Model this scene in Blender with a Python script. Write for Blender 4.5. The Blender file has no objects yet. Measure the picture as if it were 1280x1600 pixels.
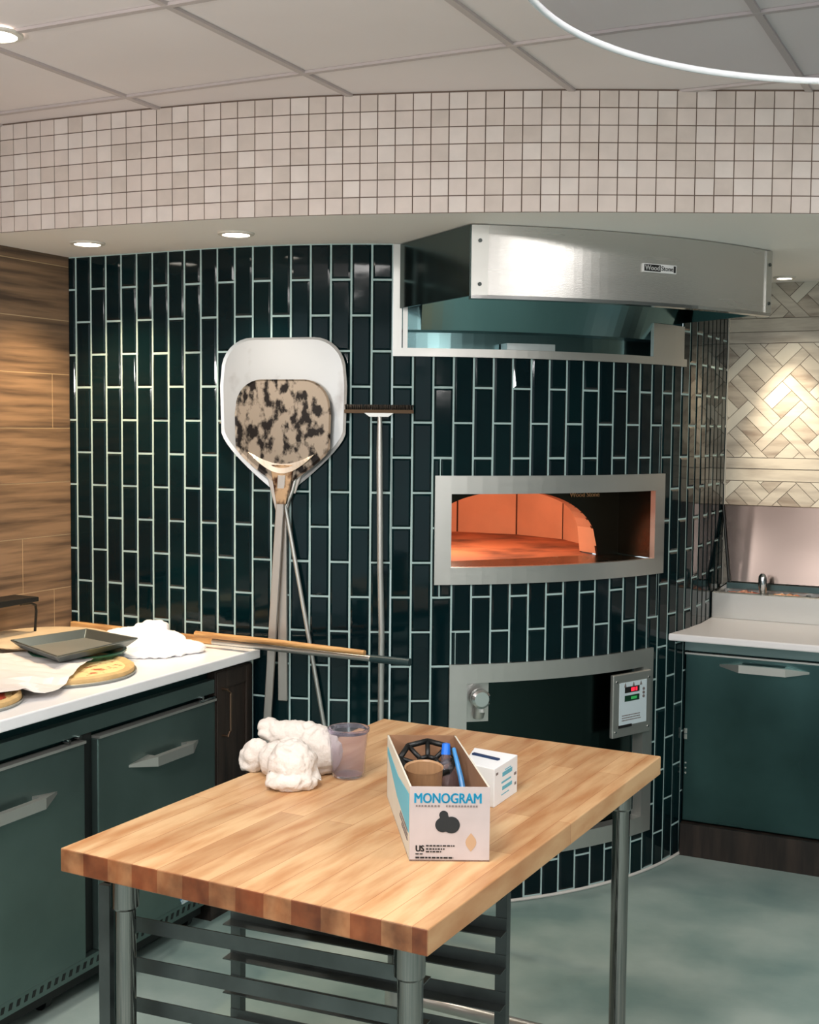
import bpy, bmesh, math, random
from mathutils import Vector, Matrix, noise
random.seed(7)
C = bpy.context.scene
col = C.collection
PI = math.pi
# ------------------------------------------------------------------ camera
cam = bpy.data.cameras.new('camera'); camo = bpy.data.objects.new('camera', cam); col.objects.link(camo)
rt = Vector((0.8966211, 0.4426992, 0.0093788)); up = Vector((-0.0379879, 0.0558016, 0.9977189)); fw = Vector((-0.4411660, 0.8949322, -0.0668501))
M = Matrix(((rt.x, up.x, -fw.x, 0), (rt.y, up.y, -fw.y, 0), (rt.z, up.z, -fw.z, 1.69), (0, 0, 0, 1)))
camo.matrix_world = M
cam.sensor_fit = 'HORIZONTAL'; cam.sensor_width = 36; cam.lens = 36 * 1972.9 / 1280; cam.clip_start = .02
C.camera = camo
# ------------------------------------------------------------------ world, lights, exposure
w = bpy.data.worlds.new('world'); C.world = w; w.use_nodes = True
w.node_tree.nodes['Background'].inputs[0].default_value = (.75, .85, .9, 1); w.node_tree.nodes['Background'].inputs[1].default_value = .7
C.view_settings.view_transform = 'Standard'; C.view_settings.look = 'None'; C.view_settings.gamma = 1; C.view_settings.use_curve_mapping = False
C.view_settings.exposure = 0.55
def light(name, kind, loc, energy, color=(1, 1, 1), size=.1, sizey=None, target=None, spot=None, blend=.5):
    l = bpy.data.lights.new(name, kind); o = bpy.data.objects.new(name, l); col.objects.link(o)
    l.energy = energy; l.color = color; o.location = loc
    if kind == 'AREA':
        l.size = size
        if sizey: l.shape = 'RECTANGLE'; l.size_y = sizey
    else: l.shadow_soft_size = size
    if kind == 'SPOT': l.spot_size = spot; l.spot_blend = blend
    if target is not None:
        d = Vector(target) - Vector(loc); o.rotation_euler = d.to_track_quat('-Z', 'Y').to_euler()
    return o
# added unseen light panels behind and beside the viewer, brightening the room
ADDED_PANELS = [(-1.0, 1.0), (.9, 2.4), (-1.0, -1.3), (1.4, -.2)]
for i, (x, y) in enumerate(ADDED_PANELS):
    light('added_panel_light', 'AREA', (x, y, 2.63), 26, (1, .96, .93), .56, 1.16)
# bulb of the glass pendant first, then added unseen lamps brightening the ceiling
PEND_AND_ADDED = [(-.015, .905, 2.12, 9), (-1.5, -.3, 2.0, 27), (1.2, .6, 2.0, 27), (-2.2, .9, 2.0, 20)]
for x, y, z, e in PEND_AND_ADDED: light('pendant_or_added_light', 'POINT', (x, y, z), e, (1, .95, .92), .05)
# soffit downlights
SPOTS = [(-2.936, 3.438, 44, (1, .72, .42)), (-2.338, 3.455, 26, (1, .9, .78)), (-.93, 5.22, 9, (1, .84, .62))]
for x, y, e, c_ in SPOTS:
    if y > 5: light('wall_washer_beam', 'SPOT', (x, y, 2.295), 46, c_, .02, target=(-.92, 5.5, 1.60), spot=math.radians(38), blend=1)
    light('downlight_beam', 'SPOT', (x, y, 2.295), e, c_, .03, target=(x - .12 if x < -2.5 else x + (.08 if y > 5 else 0), y + (.12 if y > 5 else .1), 0), spot=math.radians(105), blend=.9)
OVEN_GLOW = 7
# ------------------------------------------------------------------ materials
def lin(c):
    return tuple(((v / 255) / 12.92 if v / 255 <= .04045 else ((v / 255 + .055) / 1.055) ** 2.4) for v in c)
def mat(name, rgb, rough=.5, metal=0, var=0, vscale=5, stretch=(1, 1, 1), bump=0, bscale=40, rgb2=None, coat=0, spec=.5, trans=0, ior=1.45, alpha=1, emit=None, estr=0, detail=4, lo=.35, hi=.65, rvar=0):
    m = bpy.data.materials.new(name); m.use_nodes = True
    nt = m.node_tree; p = nt.nodes['Principled BSDF']
    c1 = lin(rgb)
    p.inputs['Base Color'].default_value = (*c1, 1); p.inputs['Roughness'].default_value = rough; p.inputs['Metallic'].default_value = metal
    p.inputs['Specular IOR Level'].default_value = spec; p.inputs['IOR'].default_value = ior
    p.inputs['Coat Weight'].default_value = coat; p.inputs['Transmission Weight'].default_value = trans; p.inputs['Alpha'].default_value = alpha
    if emit: p.inputs['Emission Color'].default_value = (*lin(emit), 1); p.inputs['Emission Strength'].default_value = estr
    if rgb2 or var or bump or rvar:
        tc = nt.nodes.new('ShaderNodeTexCoord'); mp = nt.nodes.new('ShaderNodeMapping'); mp.inputs['Scale'].default_value = stretch
        nt.links.new(tc.outputs['Object'], mp.inputs['Vector'])
    if rgb2 or var:
        n = nt.nodes.new('ShaderNodeTexNoise'); n.inputs['Scale'].default_value = vscale; n.inputs['Detail'].default_value = detail
        nt.links.new(mp.outputs[0], n.inputs['Vector'])
        r = nt.nodes.new('ShaderNodeValToRGB'); r.color_ramp.elements[0].position = lo; r.color_ramp.elements[1].position = hi
        c2 = lin(rgb2) if rgb2 else tuple(v * (1 - var) for v in c1)
        r.color_ramp.elements[0].color = (*c2, 1); r.color_ramp.elements[1].color = (*c1, 1)
        nt.links.new(n.outputs['Fac'], r.inputs['Fac']); nt.links.new(r.outputs[0], p.inputs['Base Color'])
    if rvar:
        n2 = nt.nodes.new('ShaderNodeTexNoise'); n2.inputs['Scale'].default_value = vscale; nt.links.new(mp.outputs[0], n2.inputs['Vector'])
        mr = nt.nodes.new('ShaderNodeMapRange'); mr.inputs['To Min'].default_value = rough - rvar; mr.inputs['To Max'].default_value = rough + rvar
        nt.links.new(n2.outputs['Fac'], mr.inputs['Value']); nt.links.new(mr.outputs[0], p.inputs['Roughness'])
    if bump:
        n = nt.nodes.new('ShaderNodeTexNoise'); n.inputs['Scale'].default_value = bscale; nt.links.new(mp.outputs[0], n.inputs['Vector'])
        b = nt.nodes.new('ShaderNodeBump'); b.inputs['Strength'].default_value = bump; b.inputs['Distance'].default_value = .002
        nt.links.new(n.outputs['Fac'], b.inputs['Height']); nt.links.new(b.outputs[0], p.inputs['Normal'])
    return m
TILE = mat('glazed_teal_tile', (5, 30, 33), .06, coat=0, rgb2=(3, 20, 25), spec=.3, vscale=3, bump=.12, bscale=14)
GROUT = mat('pale_grout', (172, 196, 194), .8)
MOS = [mat('mosaic_a', (226, 212, 204), .45, var=.08, vscale=14), mat('mosaic_b', (218, 204, 195), .45, var=.1, vscale=14), mat('mosaic_c', (232, 220, 213), .45, var=.08, vscale=14)]
MGROUT = mat('brown_grout', (120, 102, 92), .9)
CEIL = mat('ceiling_tile', (236, 226, 225), .9, var=.05, vscale=1.6, bump=.1, bscale=180)
TBAR = mat('ceiling_grid', (196, 184, 182), .6)
WHITEP = mat('soffit_paint', (250, 246, 242), .6)
WOODW = mat('wood_look_tile', (142, 115, 90), .45, rgb2=(80, 65, 53), vscale=4.2, stretch=(1, .55, 10), detail=12, bump=.2, bscale=8, lo=.3, hi=.62)
WSEAM = mat('wood_seam', (190, 165, 130), .8)
STEEL = mat('stainless_steel', (206, 205, 200), .36, .85, bump=.08, bscale=60, stretch=(1, 1, 14), rvar=.06, vscale=3)
# steel of the door fronts
STEELD = mat('dark_stainless', (92, 112, 112), .34, 1, rvar=.08, vscale=4, var=.15)
STEELB = mat('hood_steel', (212, 210, 206), .26, .88, bump=.05, bscale=50, stretch=(1, 1, 12), rvar=.05, vscale=2)
LEGS = mat('tube_steel', (136, 133, 130), .12, 1)
STEELP = mat('polished_steel', (205, 205, 205), .12, 1)
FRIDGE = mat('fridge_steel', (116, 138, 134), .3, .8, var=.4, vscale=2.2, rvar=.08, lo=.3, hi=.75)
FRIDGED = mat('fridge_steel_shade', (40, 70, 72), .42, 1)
BLACK = mat('black_plastic', (16, 18, 18), .45)
DARKM = mat('blackened_steel', (98, 104, 103), .45, .9, var=.3, vscale=9)
DWOOD = mat('dark_stained_wood', (52, 42, 36), .5, rgb2=(30, 25, 22), vscale=4, stretch=(9, 9, 1))
COUNTER = mat('white_stone_worktop', (250, 250, 252), .25, var=.05, vscale=6)
CUTB = mat('white_cutting_board', (240, 236, 236), .4)
FLOOR = mat('grey_concrete', (164, 180, 174), .42, rgb2=(118, 142, 138), vscale=2.3, detail=15, bump=.05, bscale=60, rvar=.08)
DARKW = mat('far_wall_paint', (130, 138, 138), .7)
CARD = mat('white_cardboard', (186, 175, 173), .8, var=.1, vscale=14)
CARDS = mat('box_side_print', (208, 204, 190), .75, var=.06, vscale=14)
KRAFT = mat('brown_cardboard', (150, 112, 84), .85, var=.2, vscale=12)
BLUE = mat('print_blue', (30, 150, 190), .6)
LBLUE = mat('print_light_blue', (95, 178, 200), .6)
INK = mat('print_black', (25, 24, 24), .6)
GREYINK = mat('print_grey', (120, 110, 108), .6)
CLOTHM = mat('white_terry_cloth', (212, 204, 196), .95, bump=.9, bscale=160)
PAPERW = mat('white_paper', (238, 238, 240), .8)
GLASSM = mat('clear_glass', (226, 230, 236), .0, trans=1, ior=1.12)
CUPM = mat('clear_plastic_cup', (238, 234, 244), .1, trans=.96, ior=1.16)
BRICK = mat('firebrick', (220, 156, 118), .85, var=.12, vscale=5, bump=.3, bscale=40)
HEARTH = mat('hearth_stone', (184, 112, 74), .8, rgb2=(74, 40, 26), vscale=3.5, stretch=(1, 1, 1), detail=8, lo=.32, hi=.55, bump=.3, bscale=20)
ALU = mat('brushed_aluminium', (184, 186, 186), .4, .7, rgb2=(150, 144, 142), vscale=9, detail=8, lo=.2, hi=.42)
BURNT = mat('burnt_steel', (152, 138, 122), .4, .6, rgb2=(30, 24, 20), vscale=24, detail=14, lo=.42, hi=.52, stretch=(1.2, 1, .8), rvar=.1)
BRONZE = mat('heat_tinted_steel', (190, 156, 120), .3, .9, rgb2=(70, 44, 30), vscale=30, lo=.35, hi=.55)
POLEW = mat('golden_wood', (214, 168, 110), .5, rgb2=(160, 112, 66), vscale=6, stretch=(1, 12, 12))
BRISTLE = mat('dark_bristles', (50, 42, 34), .8)
PIZZA = mat('pizza_cheese', (236, 210, 150), .7, rgb2=(184, 96, 56), vscale=34, detail=4, lo=.36, hi=.43, bump=1, bscale=40)
CRUST = mat('pizza_crust', (226, 190, 132), .8, var=.2, vscale=20, bump=.6, bscale=30)
PEPP = mat('pepperoni', (176, 66, 44), .5, var=.2, vscale=30)
TRAYM = mat('grey_tray_metal', (112, 120, 118), .38, .8)
TRAYI = mat('tray_inside', (168, 170, 164), .4, .7, var=.1)
GREENP = mat('green_plastic', (22, 84, 62), .3)
BLUEP = mat('blue_plastic', (30, 110, 215), .35)
PEACH = mat('peach_food', (226, 150, 120), .6, rgb2=(150, 60, 40), vscale=25)
def emis(name, rgb, s):
    m = bpy.data.materials.new(name); m.use_nodes = True; nt = m.node_tree; nt.nodes.clear()
    e = nt.nodes.new('ShaderNodeEmission'); o = nt.nodes.new('ShaderNodeOutputMaterial'); e.inputs[0].default_value = (*lin(rgb), 1); e.inputs[1].default_value = s
    nt.links.new(e.outputs[0], o.inputs[0]); return m
LAMPE = emis('lamp_glow', (255, 246, 232), 9)
REDLED = emis('red_digits', (230, 40, 60), 1.2); GREENLED = emis('green_digits', (60, 170, 90), .5)
def butcher():
    m = bpy.data.materials.new('maple_butcher_block'); m.use_nodes = True; nt = m.node_tree; p = nt.nodes['Principled BSDF']; L = nt.links.new; N = nt.nodes.new
    tc = N('ShaderNodeTexCoord'); sp = N('ShaderNodeSeparateXYZ'); L(tc.outputs['Object'], sp.inputs[0])
    cb = N('ShaderNodeCombineXYZ'); L(sp.outputs['Y'], cb.inputs['X']); L(sp.outputs['X'], cb.inputs['Y'])
    def brick(w_, h_, c1, c2, off):
        b = N('ShaderNodeTexBrick'); b.offset = off; b.inputs['Scale'].default_value = 1; b.inputs['Mortar Size'].default_value = .0006; b.inputs['Brick Width'].default_value = w_; b.inputs['Row Height'].default_value = h_
        b.inputs['Color1'].default_value = (*lin(c1), 1); b.inputs['Color2'].default_value = (*lin(c2), 1); b.inputs['Mortar'].default_value = (*lin((168, 112, 72)), 1)
        L(cb.outputs[0], b.inputs['Vector']); return b
    b1 = brick(.62, .0575, (216, 179, 134), (190, 150, 108), .37)
    n = N('ShaderNodeTexNoise'); n.inputs['Scale'].default_value = 7; n.inputs['Detail'].default_value = 8
    mp = N('ShaderNodeMapping'); mp.inputs['Scale'].default_value = (5, .7, 2.5); L(tc.outputs['Object'], mp.inputs[0]); L(mp.outputs[0], n.inputs['Vector'])
    r = N('ShaderNodeValToRGB'); r.color_ramp.elements[0].position = .3; r.color_ramp.elements[1].position = .62; r.color_ramp.elements[0].color = (*lin((216, 184, 158)), 1); r.color_ramp.elements[1].color = (1, 1, 1, 1); L(n.outputs['Fac'], r.inputs[0])
    mx = N('ShaderNodeMix'); mx.data_type = 'RGBA'; mx.blend_type = 'MULTIPLY'; mx.inputs[0].default_value = .9; L(b1.outputs[0], mx.inputs[6]); L(r.outputs[0], mx.inputs[7])
    # dark end grain on the sawn faces (normal facing along the boards)
    ge = N('ShaderNodeTexCoord'); sn = N('ShaderNodeSeparateXYZ'); L(ge.outputs['Normal'], sn.inputs[0]); ab = N('ShaderNodeMath'); ab.operation = 'ABSOLUTE'; L(sn.outputs['Y'], ab.inputs[0])
    n3 = N('ShaderNodeTexNoise'); n3.inputs['Scale'].default_value = 13; n3.inputs['Detail'].default_value = 6; L(tc.outputs['Object'], n3.inputs['Vector'])
    r3 = N('ShaderNodeValToRGB'); r3.color_ramp.elements[0].position = .3; r3.color_ramp.elements[1].position = .6; r3.color_ramp.elements[0].color = (*lin((116, 92, 80)), 1); r3.color_ramp.elements[1].color = (*lin((200, 174, 160)), 1); L(n3.outputs['Fac'], r3.inputs[0])
    m3 = N('ShaderNodeMix'); m3.data_type = 'RGBA'; m3.blend_type = 'MULTIPLY'; m3.inputs[0].default_value = 1; L(mx.outputs[2], m3.inputs[6]); L(r3.outputs[0], m3.inputs[7])
    m4 = N('ShaderNodeMix'); m4.data_type = 'RGBA'; L(ab.outputs[0], m4.inputs[0]); L(mx.outputs[2], m4.inputs[6]); L(m3.outputs[2], m4.inputs[7])
    L(m4.outputs[2], p.inputs['Base Color']); p.inputs['Roughness'].default_value = .42
    return m
BUTCH = butcher()
# ------------------------------------------------------------------ mesh helpers
def B(): return bmesh.new()
def quad(bm, pts, mi=0):
    f = bm.faces.new([bm.verts.new(p) for p in pts]); f.material_index = mi; return f
def hexa(bm, lo, hi, mi=0):
    """lo, hi: four points each (same winding)"""
    a = [bm.verts.new(p) for p in lo]; b = [bm.verts.new(p) for p in hi]; n = len(a)
    fs = [bm.faces.new(a[::-1]), bm.faces.new(b)] + [bm.faces.new((a[i], a[(i + 1) % n], b[(i + 1) % n], b[i])) for i in range(n)]
    for f in fs: f.material_index = mi
    return fs
def box(bm, x0, x1, y0, y1, z0, z1, mi=0):
    return hexa(bm, [(x0, y0, z0), (x1, y0, z0), (x1, y1, z0), (x0, y1, z0)], [(x0, y0, z1), (x1, y0, z1), (x1, y1, z1), (x0, y1, z1)], mi)
def prism(bm, pts, z0, z1, mi=0): return hexa(bm, [(x, y, z0) for x, y in pts], [(x, y, z1) for x, y in pts], mi)
def tube(bm, path, r, n=12, mi=0, r2=None, flat=1, axis=None):
    """round bar along a path of points; r may be a list"""
    P = [Vector(p) for p in path]; rings = []
    for i, p in enumerate(P):
        d = (P[min(i + 1, len(P) - 1)] - P[max(i - 1, 0)]).normalized()
        ref = Vector(axis) if axis else (Vector((0, 0, 1)) if abs(d.z) < .9 else Vector((0, 1, 0)))
        s = d.cross(ref).normalized(); t = s.cross(d).normalized(); rr = r[i] if isinstance(r, (list, tuple)) else r
        rings.append([bm.verts.new(p + s * rr * math.cos(2 * PI * k / n) + t * rr * flat * math.sin(2 * PI * k / n)) for k in range(n)])
    for a, b in zip(rings, rings[1:]):
        for k in range(n):
            f = bm.faces.new((a[k], a[(k + 1) % n], b[(k + 1) % n], b[k])); f.smooth = True; f.material_index = mi
    for e in (rings[0][::-1], rings[-1]): bm.faces.new(e).material_index = mi
def lathe(bm, prof, c, n=40, mi=0, close=False):
    rings = [[bm.verts.new((c[0] + r * math.cos(2 * PI * k / n), c[1] + r * math.sin(2 * PI * k / n), c[2] + z)) for k in range(n)] if r > 1e-6 else [bm.verts.new((c[0], c[1], c[2] + z))] for r, z in prof]
    prs = list(zip(rings, rings[1:])) + ([(rings[-1], rings[0])] if close else [])
    for a, b in prs:
        for k in range(n):
            k2 = (k + 1) % n
            vs = [a[k % len(a)], a[k2 % len(a)], b[k2 % len(b)], b[k % len(b)]]
            vs = [v for i, v in enumerate(vs) if v not in vs[:i]]
            if len(vs) > 2: f = bm.faces.new(vs); f.smooth = True; f.material_index = mi
def ellipsoid(bm, c, r, rot=None, seg=20, mi=0):
    m = Matrix.Translation(c) @ (rot or Matrix.Identity(4)) @ Matrix.Diagonal((*r, 1))
    g = bmesh.ops.create_uvsphere(bm, u_segments=seg, v_segments=seg // 2, radius=1, matrix=m)
    for v in g['verts']:
        for f in v.link_faces: f.smooth = True; f.material_index = mi
def shape(bm, pts, y0, y1, mi=0):
    """outline in x-z extruded along y"""
    return hexa(bm, [(x, y0, z) for x, z in pts], [(x, y1, z) for x, z in pts], mi)
def worldm(o):
    m = o.matrix_basis.copy()
    while o.parent: o = o.parent; m = o.matrix_basis @ m
    return m
def build(name, bm, mats, parent=None, local=False, bevel=0, loc=None, seg=2, recalc=True):
    if recalc: bmesh.ops.recalc_face_normals(bm, faces=bm.faces)
    for e in bm.edges:
        if len(e.link_faces) == 2 and e.calc_face_angle(0) > .65: e.smooth = False
    me = bpy.data.meshes.new(name); bm.to_mesh(me); bm.free()
    o = bpy.data.objects.new(name, me); col.objects.link(o)
    for m in (mats if isinstance(mats, (list, tuple)) else [mats]): me.materials.append(m)
    if parent:
        o.parent = parent
        if not local: me.transform(worldm(parent).inverted())
    elif loc is not None:
        o.location = loc; me.transform(Matrix.Translation(loc).inverted())
    if bevel:
        b = o.modifiers.new('bevel', 'BEVEL'); b.width = bevel; b.segments = seg; b.limit_method = 'ANGLE'; b.angle_limit = .6
    return o
def tag(o, label, cat=None, group=None, kind=None):
    if label: o['label'] = label
    if cat: o['category'] = cat
    if group: o['group'] = group
    if kind: o['kind'] = kind
    return o
def thing(name, label, cat, loc=(0, 0, 0), rotz=0, group=None):
    o = bpy.data.objects.new(name, None); col.objects.link(o); o.location = loc; o.rotation_euler = (0, 0, rotz); o.empty_display_size = .05
    return tag(o, label, cat, group)
def struct(name, bm, mats, parent=None, label=None, **k):
    o = build(name, bm, mats, parent, **k)
    if not parent: o['kind'] = 'structure'
    if label: o['label'] = label
    return o
def text(name, body, size, m, parent, matrix, depth=.0006, bold=0, xs=1, align='CENTER'):
    cu = bpy.data.curves.new(name, 'FONT'); cu.body = body; cu.size = size; cu.extrude = depth; cu.align_x = align; cu.align_y = 'CENTER'; cu.resolution_u = 3
    t = bpy.data.objects.new(name + '_tmp', cu); col.objects.link(t)
    dg = bpy.context.evaluated_depsgraph_get(); me = bpy.data.meshes.new_from_object(t.evaluated_get(dg))
    bpy.data.objects.remove(t)
    if bold:
        b2 = bmesh.new()
        for k_ in range(3):
            m2 = me.copy(); m2.transform(Matrix.Translation(((k_ - 1) * bold, ((k_ % 2) - .5) * bold * .5, 0))); b2.from_mesh(m2); bpy.data.meshes.remove(m2)
        b2.to_mesh(me); b2.free()
    me.transform(matrix @ Matrix.Diagonal((xs, 1, 1, 1)))
    me.materials.clear(); me.materials.append(m)
    o = bpy.data.objects.new(name, me); col.objects.link(o)
    o.parent = parent; me.transform(worldm(parent).inverted())
    return o
def frame_m(o, x, y):
    x = Vector(x).normalized(); y = Vector(y).normalized(); z = x.cross(y)
    return Matrix(((x.x, y.x, z.x, o[0]), (x.y, y.y, z.y, o[1]), (x.z, y.z, z.z, o[2]), (0, 0, 0, 1)))
# ------------------------------------------------------------------ the tiled wall and oven drum
DC = (-2.618, 5.138); DR = 1.42; YB = DC[1] - DR; XS = DC[0] + DR; SEND = DR * PI / 2
def P(s, z, h=0):
    if s < 0: return Vector((DC[0] + s, YB - h, z))
    if s > SEND: return Vector((XS + h, DC[1] + (s - SEND), z))
    a = -PI / 2 + s / DR; return Vector((DC[0] + (DR + h) * math.cos(a), DC[1] + (DR + h) * math.sin(a), z))
def S(deg): return math.radians(deg + 90) * DR
ZT = 2.312
FR1 = (S(-57.2), S(-17.2), 1.147, 1.525); OP1 = (S(-54.9), S(-19.7), 1.207, 1.462)
FR2 = (S(-54.9), S(-19.2), .162, .866); OP2 = (S(-52.4), S(-21.6), .225, .80)
HD = (S(-63.2), S(-11.7), 1.945, 3.0)
HOLES = [tuple((a * 2 + b) / 3 for a, b in zip(FR1, OP1)), tuple((a * 2 + b) / 3 for a, b in zip(FR2, OP2)), HD]
def minus(r, h):
    s0, s1, z0, z1 = r; a0, a1, b0, b1 = h
    if s1 <= a0 or s0 >= a1 or z1 <= b0 or z0 >= b1: return [r]
    out = []
    if s0 < a0: out.append((s0, a0, z0, z1)); s0 = a0
    if s1 > a1: out.append((a1, s1, z0, z1)); s1 = a1
    if z0 < b0: out.append((s0, s1, z0, b0))
    if z1 > b1: out.append((s0, s1, b1, z1))
    return out
def cutall(r):
    rs = [r]
    for h in HOLES: rs = [q for x in rs for q in minus(x, h)]
    return [q for q in rs if q[1] - q[0] > .004 and q[3] - q[2] > .004]
bm = B(); TW = .0708; TH = .2421; G = .0016
S0 = -.6115; SL = -3.27 - DC[0]; SR = SEND + 5.5 - DC[1]
k = -1
while S0 + k * TW < SR:
    a, b = max(S0 + k * TW, SL), min(S0 + (k + 1) * TW, SR)
    z = .012 + (0 if k % 2 else TH / 2) - TH
    while z < ZT:
        z0, z1 = max(z, 0), min(z + TH, ZT)
        if z1 - z0 > .008 and b - a > .008:
            for q in cutall((a + G, b - G, z0 + G, z1 - G)):
                t1, t2 = random.gauss(0, .00022), random.gauss(0, .0005)
                w_, h_ = q[1] - q[0], q[3] - q[2]; e = min(.0085, w_ * .3, h_ * .3)
                o = [P(q[0], q[2], .002), P(q[1], q[2], .002), P(q[1], q[3], .002), P(q[0], q[3], .002)]
                i_ = [P(q[0] + e, q[2] + e, .0065 - t1 - t2), P(q[1] - e, q[2] + e, .0065 + t1 - t2), P(q[1] - e, q[3] - e, .0065 + t1 + t2), P(q[0] + e, q[3] - e, .0065 - t1 + t2)]
                ov = [bm.verts.new(v) for v in o]; iv = [bm.verts.new(v) for v in i_]
                bm.faces.new(iv)
                for j in range(4): bm.faces.new((ov[j], ov[(j + 1) % 4], iv[(j + 1) % 4], iv[j]))
        z += TH
    for q in cutall((a, b, 0, ZT + .02)):
        quad(bm, [P(q[0], q[2], .003), P(q[1], q[2], .003), P(q[1], q[3], .003), P(q[0], q[3], .003)], 1)
    k += 1
struct('wall_back', bm, [TILE, GROUT], label='dark teal glazed vertical tile wall curving round the pizza oven', recalc=False)
# thin white base bead along the drum
bm = B(); tube(bm, [P(s, .006, .008) for s in [SL + .01 + i * .06 for i in range(int((SR - SL) / .06))]], .006, 8)
struct('baseboard_back', bm, mat('white_caulk', (214, 210, 204), .7), label='thin white bead where the tiled wall meets the floor')
# ------------------------------------------------------------------ room shell
bm = B(); quad(bm, [(-4.2, -3.6, 0), (4.2, -3.6, 0), (4.2, 6.5, 0), (-4.2, 6.5, 0)])
struct('floor', bm, FLOOR, label='grey-green concrete floor')
bm = B(); quad(bm, [(-3.4, -3.5, 2.66), (-3.4, 5.6, 2.66), (4.1, 5.6, 2.66), (4.1, -3.5, 2.66)])
for i in range(-3, 10):
    x = -1.831 + .61 * i; box(bm, x - .009, x + .009, -3.5, 3.9 if x < -.6 else 5.5, 2.652, 2.6595, 1)
for j in range(-10, 5):
    y = 2.423 + .61 * j; box(bm, -3.27, 4.05, y - .009, y + .009, 2.6515, 2.6592, 1)
ce = struct('ceiling', bm, [CEIL, TBAR], label='white ceiling tiles in a thin grey grid')
# left wall: wide wood-look planks
bm = B(); quad(bm, [(-3.2632, -3.5, 0), (-3.2632, 3.72, 0), (-3.2632, 3.72, 2.66), (-3.2632, -3.5, 2.66)], 1)
joints = {0: 3.62, 1: 3.458, 2: 2.9, 3: 3.3, 4: 3.62, 5: 2.8, 6: 3.2}
for r in range(-1, 13):
    z0 = max(.075 + .2 * r, 0); z1 = min(.075 + .2 * (r + 1), 2.655)
    j = {4: 3.62, 5: 3.458, 6: 3.1, 7: 2.75, 8: 3.62, 9: 3.0, 10: 2.6}.get(r, 3.3)
    y = 3.716
    ys = [3.716, j]
    while ys[-1] > -3.4: ys.append(ys[-1] - 1.2)
    for a, b in zip(ys[1:], ys): box(bm, -3.275, -3.262, max(a, -3.5) + .0018, b - .0018, z0 + .0018, z1 - .0018)
struct('wall_left', bm, [WOODW, WSEAM], label='brown wood-look planks laid level on the left wall')
bm = B(); box(bm, 4.05, 4.15, -3.5, 5.6, 0, 2.66); struct('wall_right', bm, DARKW)
# soffit: mosaic face + painted underside
sx = [-3.5, -3.27, -3.03, -2.76, -2.47, -2.23, -2.03, -1.845, -1.66, -1.41, -1.22, -1.04, -.87, -.59, -.2, .3, 1.2, 2.6, 4.05]
sy = [3.148, 3.15, 3.155, 3.165, 3.183, 3.208, 3.243, 3.29, 3.345, 3.428, 3.505, 3.588, 3.67, 3.80, 4.0, 4.25, 4.68, 5.2, 5.5]
def sofy(x):
    for i in range(len(sx) - 1):
        if x <= sx[i + 1]:
            # Catmull-Rom through the points
            t = (x - sx[i]) / (sx[i + 1] - sx[i]); p1, p2 = sy[i], sy[i + 1]; h = sx[i + 1] - sx[i]
            m1 = (sy[i + 1] - sy[max(i - 1, 0)]) / (sx[i + 1] - sx[max(i - 1, 0)]); m2 = (sy[min(i + 2, len(sy) - 1)] - sy[i]) / (sx[min(i + 2, len(sx) - 1)] - sx[i])
            return (2 * t ** 3 - 3 * t * t + 1) * p1 + (t ** 3 - 2 * t * t + t) * h * m1 + (-2 * t ** 3 + 3 * t * t) * p2 + (t ** 3 - t * t) * h * m2
    return sy[-1]
path = []; x = -3.27; step = .0515
fine = [(-3.27 + i * .005, sofy(-3.27 + i * .005)) for i in range(int((4.04 + 3.27) / .005))]
path = [Vector((*fine[0], 0))]
for p in fine:
    v = Vector((*p, 0))
    if (v - path[-1]).length >= step: path.append(v)
bm = B(); ZS = 2.312; mz = (2.656 - ZS) / 7
for a, b in zip(path, path[1:]):
    d = (b - a).normalized(); nrm = Vector((d.y, -d.x, 0))
    quad(bm, [a + Vector((0, 0, ZS)), b + Vector((0, 0, ZS)), b + Vector((0, 0, 2.66)), a + Vector((0, 0, 2.66))], 3)
    for r in range(7):
        z0, z1 = ZS + r * mz, ZS + (r + 1) * mz
        a2, b2 = a + d * .0016, b - d * .0016
        lo = [a2, b2, b2 + nrm * .003, a2 + nrm * .003]
        mi = random.choice((0, 0, 1, 2))
        hexa(bm, [v + Vector((0, 0, z0 + .0016)) for v in lo], [v + Vector((0, 0, z1 - .0016)) for v in lo], mi)
sof = struct('wall_upper', bm, MOS + [MGROUT], label='curved soffit faced with small square beige mosaic tiles')
bm = B(); under = [(p.x, p.y) for p in path[::2]]
for a, b in zip(under, under[1:]): quad(bm, [(a[0], a[1], ZS), (b[0], b[1], ZS), (b[0], 5.56, ZS), (a[0], 5.56, ZS)])
build('soffit_underside', bm, WHITEP, sof)
bm = B(); box(bm, -3.27, 4.05, 3.0, 3.012, 2.654, 2.66)
bm.free()
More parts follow.
